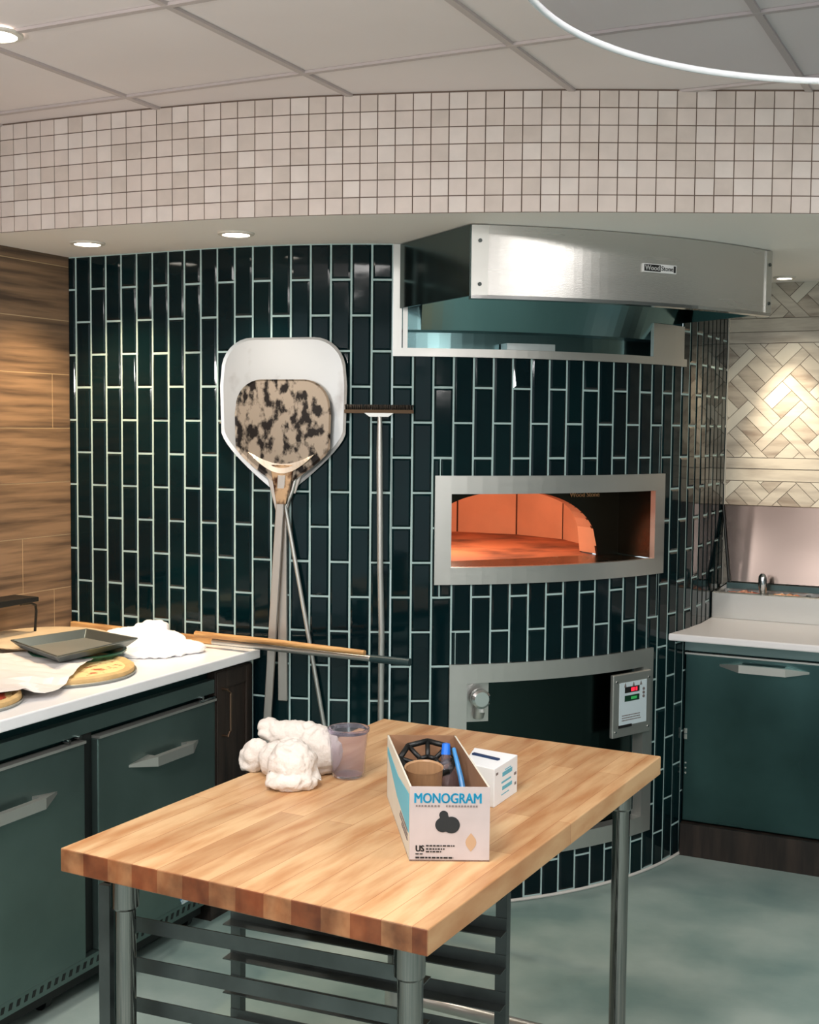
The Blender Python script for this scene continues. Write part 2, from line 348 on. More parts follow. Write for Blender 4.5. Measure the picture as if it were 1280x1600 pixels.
# right rear wall: diagonal plank pattern between level boards
BS = [mat('whitewashed_plank_a', (206, 198, 184), .5, rgb2=(168, 158, 146), vscale=5, stretch=(1, 1, 6), detail=6, lo=.3, hi=.6), mat('whitewashed_plank_b', (188, 178, 164), .5, rgb2=(142, 128, 116), vscale=6, stretch=(1, 1, 5), detail=6, lo=.3, hi=.6), mat('whitewashed_plank_c', (220, 214, 200), .5, var=.12, vscale=8), mat('plank_grout', (150, 140, 128), .9)]
YW = 5.5
def clip(poly, z0, z1, x0, x1):
    def cl(pl, ax, v, sgn):
        out = []
        for i in range(len(pl)):
            p, q = pl[i - 1], pl[i]; pi, qi = (p[ax] - v) * sgn >= 0, (q[ax] - v) * sgn >= 0
            if pi != qi:
                t = (v - p[ax]) / (q[ax] - p[ax]); out.append((p[0] + (q[0] - p[0]) * t, p[1] + (q[1] - p[1]) * t))
            if qi: out.append(q)
        return out
    for ax, v, sgn in ((1, z0, 1), (1, z1, -1), (0, x0, 1), (0, x1, -1)):
        if len(poly) > 2: poly = cl(poly, ax, v, sgn)
    return poly
bm = B(); quad(bm, [(XS - .02, YW, .85), (4.05, YW, .85), (4.05, YW, 2.33), (XS - .02, YW, 2.33)], 3)
def panel(poly, mi, z0, z1, x0=XS, x1=1.2, th=.006):
    pl = clip(poly, z0, z1, x0, x1)
    if len(pl) > 2:
        ar = abs(sum(pl[i - 1][0] * pl[i][1] - pl[i][0] * pl[i - 1][1] for i in range(len(pl)))) / 2
        if ar > 2e-5: shape(bm, pl, YW, YW - th, mi)
def lattice(z0, z1, ox, oz):
    c = math.sqrt(.5); PR = .155; SW = .044; g = .0012
    def R(u0, u1, v0, v1): return [(ox + (u - v) * c, oz + (u + v) * c) for u, v in ((u0 + g, v0 + g), (u1 - g, v0 + g), (u1 - g, v1 - g), (u0 + g, v1 - g))]
    for i in range(-12, 18):
        for j in range(-12, 18):
            u, v = i * PR, j * PR
            if (i + j) % 2: panel(R(u, u + SW, v - (PR - SW), v + PR), 0, z0, z1)   # strip one way
            else: panel(R(u - (PR - SW), u + PR, v, v + SW), 2 if (i * 3 + j) % 4 else 0, z0, z1)
            for n_ in range(2):
                h = (PR - SW) / 2
                if (i + 2 * j) % 3: panel(R(u + SW + n_ * h, u + SW + (n_ + 1) * h, v + SW, v + PR), (1, 0, 2)[(i * j + n_) % 3], z0, z1)
                else: panel(R(u + SW, u + PR, v + SW + n_ * h, v + SW + (n_ + 1) * h), (1, 2, 0)[(i + n_) % 3], z0, z1)
lattice(2.166, 2.315, -1.05, 2.30); lattice(1.576, 2.058, -.96, 1.68); lattice(1.0, 1.474, -1.0, 1.36)
for z0, z1 in ((2.109, 2.163), (2.061, 2.106), (1.529, 1.573), (1.477, 1.525)):
    panel([(XS, z0), (-.3, z0), (-.3, z1), (XS, z1)], 0, z0, z1); panel([(-.298, z0), (1.2, z0), (1.2, z1), (-.298, z1)], 1, z0, z1)
struct('wall_right_rear', bm, BS, label='pale wood-look tile wall in a diagonal lattice between level boards')
bm = B(); box(bm, XS + .004, XS + .012, YW - .012, YW - .004, .9, ZT); struct('trim_1', bm, mat('corner_trim', (196, 190, 180), .4), label='thin pale corner trim beside the diagonal tiles')
# ------------------------------------------------------------------ pizza oven
OA = math.radians(-37.2); on = Vector((math.cos(OA), math.sin(OA), 0)); ot = Vector((-on.y, on.x, 0))
OSH = 0
def OL(t, n, z): return Vector((DC[0], DC[1], 0)) + ot * (t + OSH) + on * n + Vector((0, 0, z))
oven = thing('pizza_oven', 'round stone hearth pizza oven glowing orange inside the tiled drum', 'oven', (*DC, 0))
def arcbox(bm, s0, s1, z0, z1, h0, h1, n=18, mi=0):
    for i in range(n):
        a, b = s0 + (s1 - s0) * i / n, s0 + (s1 - s0) * (i + 1) / n
        va = [P(a, z0, h0), P(a, z0, h1), P(a, z1, h1), P(a, z1, h0)]; vb = [P(b, z0, h0), P(b, z0, h1), P(b, z1, h1), P(b, z1, h0)]
        A = [bm.verts.new(v) for v in va]; Bv = [bm.verts.new(v) for v in vb]
        for j in range(4):
            f = bm.faces.new((A[j], A[(j + 1) % 4], Bv[(j + 1) % 4], Bv[j])); f.smooth = j in (1,); f.material_index = mi
        if i == 0: bm.faces.new(A[::-1]).material_index = mi
        if i == n - 1: bm.faces.new(Bv).material_index = mi
def arcframe(bm, o, i, h0, h1):
    arcbox(bm, o[0], o[1], o[2], i[2], h0, h1); arcbox(bm, o[0], o[1], i[3], o[3], h0, h1)
    arcbox(bm, o[0], i[0], i[2], i[3], h0, h1, 3); arcbox(bm, i[1], o[1], i[2], i[3], h0, h1, 3)
bm = B(); arcframe(bm, FR1, OP1, -.004, .018); build('mouth_frame', bm, STEEL, oven)
# vestibule behind the mouth frame
def slot(s, z, h=-.01): return P(s, z, h)
bm = B()
NA = 16
sA = [OP1[0] + (OP1[1] - OP1[0]) * i / NA for i in range(NA + 1)]
NP = 1.15
for i in range(NA):
    a, b = P(sA[i], 0, -.002), P(sA[i + 1], 0, -.002)
    def bk(p):
        v = p - Vector((DC[0], DC[1], 0)); t = v.dot(ot); return OL(t, NP, 0)
    a2, b2 = bk(a), bk(b)
    for z in (OP1[2] - .004, OP1[3] + .004):
        quad(bm, [a + Vector((0, 0, z)), b + Vector((0, 0, z)), b2 + Vector((0, 0, z)), a2 + Vector((0, 0, z))])
for s in (OP1[0], OP1[1]):
    a = P(s, 0, -.002); v = a - Vector((DC[0], DC[1], 0)); b = OL(v.dot(ot), NP, 0)
    quad(bm, [a + Vector((0, 0, OP1[2])), b + Vector((0, 0, OP1[2])), b + Vector((0, 0, OP1[3])), a + Vector((0, 0, OP1[3]))])
tmax = (P(OP1[1], 0, 0) - Vector((DC[0], DC[1], 0))).dot(ot)
build('vestibule', bm, mat('vestibule_steel', (84, 74, 62), .26, 1, rvar=.06, vscale=6), oven, recalc=False)
# arch plate with the round-topped mouth
OSH = -.07
AW, AH, AZ = .40, .256, 1.2
def arch(t): return AZ + AH * max(0, 1 - abs(t / AW) ** 2.3) ** (1 / 2.3)
bm = B(); n = 40
zt = OP1[3] + .006
for n0, n1 in ((NP, NP - .012),):
    tt = [-AW + 2 * AW * i / n for i in range(n + 1)]
    az = [arch(t) for t in tt]
    for i in range(n):
        for d in (n0, n1): quad(bm, [OL(tt[i], d, min(az[i], zt)), OL(tt[i + 1], d, min(az[i + 1], zt)), OL(tt[i + 1], d, zt + .001), OL(tt[i], d, zt + .001)])
        quad(bm, [OL(tt[i], n0, az[i]), OL(tt[i + 1], n0, az[i + 1]), OL(tt[i + 1], n1, az[i + 1]), OL(tt[i], n1, az[i])])
    for a, b in ((-.6, -AW), (AW, .62)): hexa(bm, [OL(a, n0, AZ - .01), OL(b, n0, AZ - .01), OL(b, n1, AZ - .01), OL(a, n1, AZ - .01)], [OL(a, n0, zt), OL(b, n0, zt), OL(b, n1, zt), OL(a, n1, zt)])
build('arch_plate', bm, mat('arch_steel', (70, 66, 58), .3, 1), oven, recalc=False)
# dome of firebrick panels
bm = B(); CN = .5; CRr = .66; NSEG = 11
def dome_p(a, r, z): return OL(r * math.sin(a), CN + r * math.cos(a), z)
zprof = [(CRr, AZ), (CRr, AZ + .20), (CRr * .9, AZ + .30), (CRr * .68, AZ + .39), (CRr * .36, AZ + .44), (0.001, AZ + .45)]
mouth = math.asin(.40 / CRr)
a0 = mouth; aspan = 2 * PI - 2 * mouth
for i in range(NSEG):
    g = .006; A0 = a0 + aspan * i / NSEG + g; A1 = a0 + aspan * (i + 1) / NSEG - g
    for (r0, z0), (r1, z1) in zip(zprof, zprof[1:]):
        quad(bm, [dome_p(A0, r0, z0), dome_p(A1, r0, z0), dome_p(A1, r1, z1), dome_p(A0, r1, z1)])
    for (r0, z0), (r1, z1) in zip(zprof, zprof[1:]):
        quad(bm, [dome_p(A0 - 2 * g, r0 + .006, z0), dome_p(A1 + 2 * g, r0 + .006, z0), dome_p(A1 + 2 * g, r1 + .006, z1 + .004), dome_p(A0 - 2 * g, r1 + .006, z1 + .004)], 1)
# crown above the mouth and throat of the arch
r_m = [z for z in zprof]
def rprof(z):
    for (r0, z0), (r1, z1) in zip(zprof, zprof[1:]):
        if z <= z1: return r0 + (r1 - r0) * (z - z0) / (z1 - z0)
    return .001
NM = 28; am = [-mouth + 2 * mouth * i / NM for i in range(NM + 1)]
def cutp(a):
    t = AW * .9999 * math.sin(a) / math.sin(mouth); z = max(arch(t), AZ); return t, z
for a, b in zip(am, am[1:]):
    (ta, za), (tb, zb) = cutp(a), cutp(b)
    quad(bm, [OL(ta, NP, za), OL(tb, NP, zb), dome_p(b, rprof(zb), zb), dome_p(a, rprof(za), za)])
    L_ = [0, .25, .5, .75, 1]
    for l0, l1 in zip(L_, L_[1:]):
        Z = lambda z, l: z + (AZ + .45 - z) * l
        quad(bm, [dome_p(a, rprof(Z(za, l0)), Z(za, l0)), dome_p(b, rprof(Z(zb, l0)), Z(zb, l0)), dome_p(b, rprof(Z(zb, l1)), Z(zb, l1)), dome_p(a, rprof(Z(za, l1)), Z(za, l1))])
build('brick_dome', bm, [BRICK, mat('dark_joint', (90, 46, 28), .9)], oven, recalc=False)
bm = B(); lathe(bm, [(0, .006), (CRr + .02, .006), (CRr + .02, -.03), (0, -.03)], (*OL(0, CN, AZ - .004)[:2], AZ - .004), 48)
hexa(bm, [OL(-AW, .7, AZ - .03), OL(AW, .7, AZ - .03), OL(AW, NP, AZ - .03), OL(-AW, NP, AZ - .03)], [OL(-AW, .7, AZ + .0015), OL(AW, .7, AZ + .0015), OL(AW, NP, AZ + .0015), OL(-AW, NP, AZ + .0015)])
build('hearth_floor', bm, HEARTH, oven)
OSH = 0
mt = frame_m(OL(.262, NP + .004, 1.438), ot, (0, 0, 1))
text('name_lettering', 'Wood Stone', .026, mat('orange_lettering', (255, 196, 140), .5), oven, mt, .001, .0006)
light('oven_flame_light', 'POINT', OL(-.2, .78, 1.52), OVEN_GLOW, (1, .86, .70), .08)
# lower service opening
bm = B(); arcframe(bm, FR2, OP2, -.03, .016); build('service_frame', bm, STEEL, oven)
bm = B(); arcbox(bm, OP2[0] - .01, OP2[1] + .01, OP2[2] - .01, OP2[3] + .01, -.05, -.035, 20); build('service_panel', bm, mat('smoked_steel_panel', (44, 58, 56), .22, 1, rvar=.06, vscale=3), oven)
bm = B(); sk = S(-51.0); arcbox(bm, sk - .034, sk + .055, .655, .797, -.034, -.02, 4)
lp = build('latch_plate', bm, STEEL, oven)
def outw(s):
    if s <= 0: return Vector((0, -1, 0))
    a = -PI / 2 + s / DR; return Vector((math.cos(a), math.sin(a), 0))
bm = B(); p0 = P(sk + .014, .745, -.02); nn = outw(sk + .014)
tube(bm, [p0, p0 + nn * .02, p0 + nn * .021, p0 + nn * .05, p0 + nn * .056], [.018, .018, .034, .034, .026], 24); build('latch_knob', bm, STEELP, oven)
bm = B(); p1 = P(sk + .014, .70, -.012); tube(bm, [p1 + Vector((0, 0, .02)) + nn * .02, p1 + nn * .02, p1 + Vector((0, 0, -.028)) + nn * .004], [.017, .021, .02], 12, flat=.5); build('latch_catch', bm, STEEL, oven)
# control panel
c0, c1, cz0, cz1 = S(-28.9), S(-20.3), .553, .788
cpn = (P(c0, 0, .018) + P(c1, 0, .018)) / 2; cx_ = (P(c1, 0, .018) - P(c0, 0, .018)).normalized(); cn_ = outw((c0 + c1) / 2); cw = (P(c1, 0, 0) - P(c0, 0, 0)).length / 2
def CPt(x, z, d): return cpn + cx_ * x + cn_ * d + Vector((0, 0, z))
def cbox(bm, x0, x1, z0, z1, d0, d1, mi=0): hexa(bm, [CPt(x0, z0, d0), CPt(x1, z0, d0), CPt(x1, z0, d1), CPt(x0, z0, d1)], [CPt(x0, z1, d0), CPt(x1, z1, d0), CPt(x1, z1, d1), CPt(x0, z1, d1)], mi)
bm = B(); cbox(bm, -cw, cw, cz0, cz1, -.004, .012); cpan = build('control_panel', bm, STEEL, oven, bevel=.003)
bm = B(); cbox(bm, -cw * .68, cw * .74, cz0 + .042, cz1 - .032, .012, .0135); build('face_plate', bm, mat('control_face', (206, 220, 226), .4), cpan)
bm = B(); cbox(bm, -cw * .42, cw * .34, .716, .738, .0135, .0145); build('display', bm, INK, cpan)
bm = B(); cbox(bm, -cw * .1, cw * .08, .720, .734, .0145, .015); cbox(bm, cw * .12, cw * .22, .720, .734, .0145, .015); build('red_digits', bm, REDLED, cpan)
bm = B(); cbox(bm, -cw * .42, cw * .34, .684, .706, .0135, .0145); build('lower_display', bm, mat('green_display', (24, 60, 42), .3), cpan)
bm = B(); cbox(bm, -cw * .1, cw * .2, .690, .700, .0145, .015); build('green_digits', bm, GREENLED, cpan)
for x in (-.4, .03, .42):
    bm = B(); hexa(bm, [CPt(cw * x + q[0], .746 + q[1], .0135) for q in ((-.006, -.008), (.006, -.008), (.003, .002), (0, .008), (-.003, .002))], [CPt(cw * x + q[0], .746 + q[1], .0143) for q in ((-.006, -.008), (.006, -.008), (.003, .002), (0, .008), (-.003, .002))]); build('flame_symbol', bm, GREYINK, cpan)
for z in (.722, .708, .694): bm = B(); tube(bm, [CPt(cw * .56, z, .0135), CPt(cw * .56, z, .0165)], .0055, 10); build('button', bm, GREYINK, cpan)
bm = B()
for r in range(3):
    x = -cw * .55
    while x < cw * .4:
        l = random.uniform(.003, .009); cbox(bm, x, x + l, .612 + r * .009, .616 + r * .009, .0135, .014); x += l + .002
build('panel_print', bm, GREYINK, cpan)
bm = B(); cbox(bm, -cw * .72, -cw * .05, .588, .598, .0125, .016); build('switch', bm, INK, cpan)
for x, z in ((-cw * .86, .575), (-cw * .82, .762), (cw * .86, .575), (cw * .86, .762)): bm = B(); tube(bm, [CPt(x, z, .011), CPt(x, z, .015)], .004, 10); build('screw', bm, STEELP, cpan)
# ------------------------------------------------------------------ exhaust hood
HR = 1.885; ha0, ha1 = math.radians(-55.9), math.radians(-19.3); hz0, hz1 = 2.094, 2.311
def HP(a, r, z): return Vector((DC[0] + r * math.cos(a), DC[1] + r * math.sin(a), z))
hood = thing('exhaust_hood', 'curved stainless steel exhaust hood above the oven mouth', 'hood', HP((ha0 + ha1) / 2, HR, hz0))
def hoodband(bm, r0, r1, z0, z1, a0=ha0, a1=ha1, n=40):
    for i in range(n):
        a, b = a0 + (a1 - a0) * i / n, a0 + (a1 - a0) * (i + 1) / n
        A = [bm.verts.new(v) for v in (HP(a, r0, z0), HP(a, r1, z0), HP(a, r1, z1), HP(a, r0, z1))]; Bq = [bm.verts.new(v) for v in (HP(b, r0, z0), HP(b, r1, z0), HP(b, r1, z1), HP(b, r0, z1))]
        for j in range(4):
            f = bm.faces.new((A[j], A[(j + 1) % 4], Bq[(j + 1) % 4], Bq[j])); f.smooth = j == 1
        if i == 0: bm.faces.new(A[::-1])
        if i == n - 1: bm.faces.new(Bq)
bm = B(); hoodband(bm, HR - .012, HR, hz0, hz1 - .002); build('front_band', bm, STEELB, hood)
bm = B(); hoodband(bm, HR - .035, HR + .004, hz0 - .008, hz0 + .003); build('bottom_lip', bm, STEELP, hood)
side = Vector((math.cos(OA + PI), math.sin(OA + PI), 0))
sidedir = -Vector((math.cos(OA), math.sin(OA), 0))
SH = []
for nm, a in (('side_panel', ha0), ('side_panel', ha1)):
    p = HP(a, HR - .004, 0)
    # march back to the drum
    q = p.copy()
    while (q - Vector((DC[0], DC[1], 0))).length > DR + .004: q += sidedir * .002
    t = Vector((-sidedir.y, sidedir.x, 0)) * .004; SH.append((math.atan2(q.y - DC[1], q.x - DC[0]) + PI / 2) * DR)
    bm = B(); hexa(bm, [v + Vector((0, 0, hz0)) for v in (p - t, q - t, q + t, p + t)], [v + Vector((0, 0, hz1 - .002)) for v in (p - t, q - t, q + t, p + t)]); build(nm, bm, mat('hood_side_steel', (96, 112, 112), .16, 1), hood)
for a, w_ in ((ha0, .052), (ha1, -.035)):
    bm = B(); a1_ = a + w_ / HR
    lo, hi = min(a, a1_), max(a, a1_)
    hoodband(bm, HR, HR + .005, hz0 + .002, hz1 - .003, lo, hi, 3)
    cs = build('corner_strip', bm, STEEL, hood)
    for z in (hz0 + .035, hz1 - .05):
        bm = B(); c = HP((lo + hi) / 2, HR + .004, z); d = HP((lo + hi) / 2, 1, 0) - Vector((DC[0], DC[1], 0)); tube(bm, [c, c + d * .005], .006, 12); build('bolt', bm, DARKM, cs)
# back of the hood against the drum
bm = B(); arcbox(bm, HD[0], HD[1], 1.932, 1.960, -.05, .022, 30); build('lower_ring', bm, STEEL, hood)
bm = B(); arcbox(bm, HD[0], HD[0] + .03, 1.960, ZT - .002, -.02, .012, 2); arcbox(bm, HD[0] + .034, HD[0] + .05, 1.960, ZT - .002, -.02, .006, 2); build('left_flange', bm, STEEL, hood)
bm = B()
for i in range(30):
    a, b = [HD[0] + (HD[1] - HD[0]) * (i + k_) / 30 for k_ in (0, 1)]
    quad(bm, [P(a, 1.955, -.07), P(b, 1.955, -.07), P(b, 2.02, -.07), P(a, 2.02, -.07)])
    quad(bm, [P(a, 2.02, -.07), P(b, 2.02, -.07), P(b, 2.025, -.02), P(a, 2.025, -.02)])
    quad(bm, [P(a, 2.025, -.02), P(b, 2.025, -.02), P(b, 2.31, -.02), P(a, 2.31, -.02)])
    a, b = [SH[0] + .075 + (SH[1] - SH[0] - .13) * (i + k_) / 30 for k_ in (0, 1)]
    quad(bm, [P(a, 2.025, -.018), P(b, 2.025, -.018), P(b, 2.31, .10), P(a, 2.31, .10)])
for s in (HD[0], HD[1]): quad(bm, [P(s, 1.955, -.07), P(s, 1.955, .0), P(s, 2.31, .0), P(s, 2.31, -.07)])
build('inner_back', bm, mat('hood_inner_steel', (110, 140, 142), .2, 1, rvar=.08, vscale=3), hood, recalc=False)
bm = B(); a_, b_ = S(-47.0), S(-39.5); arcbox(bm, a_, b_, 1.962, 1.985, -.06, .0, 6); build('filter_tray', bm, mat('bright_steel', (215, 225, 225), .3, .6), hood)
bm = B(); arcbox(bm, S(-20.6), HD[1], 1.960, 2.085, -.004, .010, 3); build('right_access_plate', bm, STEEL, hood)
bm = B(); sgn_a = S(-38) ; 
ba = math.radians(-37.0)
# name badge
bc = math.radians(-36.3); bn = HP(bc, 1, 0) - Vector((DC[0], DC[1], 0)); bt = Vector((-bn.y, bn.x, 0)); bo = HP(bc, HR + .002, 2.205)
def badge(bm, x0, x1, z0, z1, d0, d1): hexa(bm, [bo + bt * x + bn * d + Vector((0, 0, z)) for x, d, z in ((x0, d0, z0), (x1, d0, z0), (x1, d1, z0), (x0, d1, z0))], [bo + bt * x + bn * d + Vector((0, 0, z)) for x, d, z in ((x0, d0, z1), (x1, d0, z1), (x1, d1, z1), (x0, d1, z1))])
bm = B(); badge(bm, -.066, .066, -.0135, .0135, -.004, .004); bdg = build('name_badge', bm, mat('badge_white', (225, 225, 225), .35), hood)
bm = B(); badge(bm, -.063, 0.002, -.0105, .0105, .004, .005); build('badge_dark_half', bm, INK, bdg)
bm = B(); badge(bm, .055, .063, -.0105, .0105, .004, .005); build('badge_dark_end', bm, INK, bdg)
text('badge_lettering', 'Wood', .022, mat('badge_letters', (225, 225, 225), .4), bdg, frame_m(bo + bt * -.031 + bn * .0052, bt, (0, 0, 1)), .0005, .0004)
text('badge_lettering', 'Stone', .021, INK, bdg, frame_m(bo + bt * .029 + bn * .0042, bt, (0, 0, 1)), .0005, .0004)
# ------------------------------------------------------------------ downlights
def downlight(x, y, z, label, r=.045, tilt=0):
    t = thing('ceiling_light', label, 'ceiling light', (x, y, z))
    bm = B(); lathe(bm, [(r, -.001), (r, -.008), (r + .013, -.006), (r + .015, -.0005), (r, -.0005)], (x, y, z), 36); build('trim_ring', bm, mat('light_ring', (226, 220, 210), .4), t)
    bm = B(); lathe(bm, [(0, -.004), (r, -.004)], (x, y, z), 36); build('diffuser', bm, LAMPE, t)
downlight(-2.936, 3.438, ZS, 'round recessed light at the soffit left end, near the wood wall')
downlight(-2.338, 3.455, ZS, 'round recessed light in the soffit above the large peel')
downlight(-.93, 5.3, ZS, 'small recessed light beside the right end of the hood', .03)
downlight(-2.345, 2.415, 2.655, 'bright recessed light in the ceiling grid at the far left edge', .05)
# bodies of the added unseen light panels (they show in the steel)
for i, (x, y) in enumerate(ADDED_PANELS):
    t = thing('added_light_panel', 'rectangular added light panel, unseen above the open kitchen floor', 'ceiling light', (x, y, 2.655), group='added unseen light panels over the kitchen')
    bm = B(); box(bm, x - .3, x + .3, y - .6, y + .6, 2.640, 2.656); build('housing', bm, WHITEP, t)
# ------------------------------------------------------------------ glass pendant
gx, gy, gz, gr = -.015, .905, 2.0, .325
pend = thing('pendant_lamp', 'large clear glass dome pendant hanging in the upper right corner', 'pendant lamp', (gx, gy, gz))
prof = []
for i in range(15):
    a = PI / 2 * i / 14; prof.append((gr * math.cos(a) if i < 14 else .03, .15 * math.sin(a) ** 1.15))
inner = [(max(r - .002, .026), z - .002 * (i / 14)) for i, (r, z) in enumerate(prof)]
lipp = [(gr - .006, -.004), (gr + .003, -.006), (gr + .005, 0)]
bm = B(); lathe(bm, prof + inner[::-1], (gx, gy, gz), 96, close=True); build('glass_shade', bm, GLASSM, pend)
bm = B(); lathe(bm, [(gr - .002 + .0028 * math.cos(a), .0028 * math.sin(a) - .001) for a in [2 * PI * i / 10 for i in range(10)]], (gx, gy, gz), 128, close=True); build('rim', bm, mat('polished_glass_rim', (245, 245, 248), .08, trans=.35, ior=1.5), pend)
bm = B(); lathe(bm, [(0, .22), (.034, .215), (.036, .15), (.02, .14), (0, .14)], (gx, gy, gz), 24); build('lamp_cap', bm, STEELP, pend)
bm = B(); tube(bm, [(gx, gy, gz + .21), (gx, gy, 2.658)], .004, 8); build('cord', bm, BLACK, pend)
bm = B(); ellipsoid(bm, (gx, gy, gz + .105), (.03, .03, .04)); build('bulb', bm, emis('bulb_glow', (255, 240, 220), 4), pend)
# ------------------------------------------------------------------ handles
def bar_handle(name, parent, A, Bp, out, h=.016, m=None):
    """bar with wedge-shaped ends, standing off a door: A, Bp end points on the face"""
    A, Bp, out = Vector(A), Vector(Bp), Vector(out); d = (Bp - A).normalized(); L = (Bp - A).length; zz = Vector((0, 0, 1))
    bm = B(); k_ = L * .26
    for s0, p in ((1, A), (-1, Bp)):
        e = d * s0
        lo = [p, p + e * k_, p + e * k_ + out * .045, p + e * (k_ * .93) + out * .045]
        hexa(bm, [v - zz * (.004 if i == 0 else h) for i, v in enumerate(lo)], [v + zz * (.004 if i == 0 else h) for i, v in enumerate(lo)])
    a, b = A + d * k_, Bp - d * k_
    hexa(bm, [v - zz * h for v in (a + out * .026, b + out * .026, b + out * .045, a + out * .045)], [v + zz * h for v in (a + out * .026, b + out * .026, b + out * .045, a + out * .045)])
    return build(name, bm, m or STEEL, parent)
# ------------------------------------------------------------------ left run: refrigerator, cabinet, worktop
XF = -2.44
fr = thing('undercounter_refrigerator', 'teal-tinted steel undercounter refrigerator with two doors below the left worktop', 'refrigerator', (-2.8, 2.6, 0))
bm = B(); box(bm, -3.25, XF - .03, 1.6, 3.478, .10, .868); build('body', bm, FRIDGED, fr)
bm = B(); box(bm, XF - .03, XF, 1.6, 3.478, .793, .838); build('top_rail', bm, FRIDGE, fr)
bm = B(); box(bm, XF - .03, XF - .018, 2.823, 2.878, .13, .79); build('center_post', bm, BLACK, fr)
for y0, y1, h in ((2.02, 2.822, (2.32, 2.705)), (2.880, 3.474, (3.02, 3.377))):
    bm = B(); box(bm, XF - .03, XF + .006, y0, y1, .128, .768); d = build('door', bm, FRIDGE, fr, bevel=.004)
    bm = B(); box(bm, XF - .02, XF + .012, y0, y1, .768, .776); build('door_lip', bm, STEEL, d)
    bar_handle('handle', d, (XF + .006, h[0], .652), (XF + .006, h[1], .652), (1, 0, 0), .0155)
for y, z in ((2.80, .786), (2.755, .783), (3.40, .787)): bm = B(); tube(bm, [(XF - .02, y, z + .004), (XF + .010, y, z + .004)], .006, 10); build('hinge_pin', bm, STEELP, fr)
bm = B(); box(bm, XF, XF + .012, 3.38, 3.47, .778, .785); build('hinge_plate', bm, STEELP, fr)
bm = B(); box(bm, XF - .03, XF + .002, 1.6, 3.478, .085, .127); gr_ = build('base_grille', bm, FRIDGE, fr)
bm = B(); y = 1.7
while y < 3.46:
    hexa(bm, [(XF, y, .098), (XF + .003, y, .098), (XF + .003, y + .012, .098), (XF, y + .012, .098)], [(XF, y + .006, .116), (XF + .003, y + .006, .116), (XF + .003, y + .018, .116), (XF, y + .018, .116)]); y += .03
build('vent_slots', bm, BLACK, gr_)
bm = B(); quad(bm, [(XF + .0065, 3.262, .175), (XF + .0065, 3.33, .175), (XF + .0065, 3.335, .13), (XF + .0065, 3.285, .13)]); build('care_sticker', bm, mat('sticker_blue_white', (40, 130, 190), .4, rgb2=(210, 225, 225), vscale=45, lo=.48, hi=.52), fr)
bm = B(); box(bm, -3.2, XF - .045, 1.65, 3.46, .03, .085); build('kick_rail', bm, BLACK, fr)
for y in (1.75, 2.72, 3.40):
    t = B(); tube(t, [(XF - .075, y - .012, .03), (XF - .075, y + .012, .03)], .03, 16); cst = build('caster', t, BLACK, fr)
cab = thing('corner_cabinet', 'narrow dark-stained wooden cabinet at the far end of the left worktop', 'cabinet', (-2.7, 3.6, 0))
bm = B(); box(bm, -3.25, XF - .02, 3.482, 3.70, .0, .868); build('carcass', bm, DWOOD, cab)
bm = B(); box(bm, XF - .02, XF, 3.484, 3.700, .10, .862)
d = build('door', bm, DWOOD, cab, bevel=.003)
bm = B()
for a in ((3.486, 3.540, .105, .858), (3.660, 3.698, .105, .858)): box(bm, XF, XF + .007, *a)
box(bm, XF, XF + .007, 3.540, 3.660, .80, .858); box(bm, XF, XF + .007, 3.540, 3.660, .105, .165); build('door_frame', bm, DWOOD, d, bevel=.002)
bm = B(); tube(bm, [(XF + .007, 3.515, .80), (XF + .028, 3.515, .80), (XF + .03, 3.53, .785), (XF + .03, 3.53, .655), (XF + .028, 3.515, .64), (XF + .007, 3.515, .64)], .0045, 8); build('handle', bm, mat('bronze_handle', (120, 96, 80), .35, 1), d)
bm = B(); box(bm, -3.262, -2.41, 1.6, 3.714, .876, .910)
tag(build('worktop', bm, COUNTER, loc=(-2.83, 2.7, .876), bevel=.004), 'long white stone worktop along the wood wall', 'worktop')
bm = B(); box(bm, -3.25, XF - .008, 1.6, 3.478, .868, .876); build('worktop_support', bm, BLACK, fr)
# ------------------------------------------------------------------ right run: refrigerated prep table
pt = thing('refrigerated_prep_table', 'steel prep table with open lid and food pans against the diagonal tile wall', 'prep table', (-.5, 5.2, 0))
X0 = -1.205; X1 = .75; YF = 4.93
bm = B(); box(bm, X0 + .012, X1, YF + .03, 5.46, .13, .872); build('body', bm, FRIDGED, pt)
bm = B(); box(bm, X0, X1, YF - .01, YF + .05, .822, .872); build('top_rail', bm, mat('rail_steel', (130, 150, 150), .3, 1), pt)
for a, b in ((X0, -.545), (-.535, .745)):
    bm = B(); box(bm, a, b, YF, YF + .03, .134, .806); d = build('door', bm, mat('prep_door_steel', (74, 104, 104), .3, 1, var=.35, vscale=2.5, rvar=.1), pt, bevel=.004)
    bm = B(); box(bm, a, b, YF - .006, YF + .02, .806, .813); build('door_lip', bm, STEEL, d)
    bar_handle('handle', d, (a + .135, YF, .772), (min(a + .475, b - .1), YF, .772), (0, -1, 0), .0155)
    for z in (.465, .488): bm = B(); box(bm, a + .003, a + .016, YF - .006, YF + .001, z, z + .02); build('hinge_plate', bm, STEELP, d)
    for z in (.33, .35, .37): bm = B(); tube(bm, [(a + .012, YF + .001, z), (a + .012, YF - .005, z)], .004, 8); build('screw', bm, STEELP, d)
bm = B(); box(bm, X0, X1, YF - .025, YF + .12, 0, .129); build('plinth', bm, DWOOD, pt)
bm = B(); prism(bm, [(-1.243, 4.785), (X1, 4.785), (X1, 5.30), (-1.192, 5.30), (-1.192, 5.1), (-1.215, 4.94), (-1.235, 4.80)], .877, .905); build('cutting_board', bm, CUTB, pt, bevel=.006, seg=3)
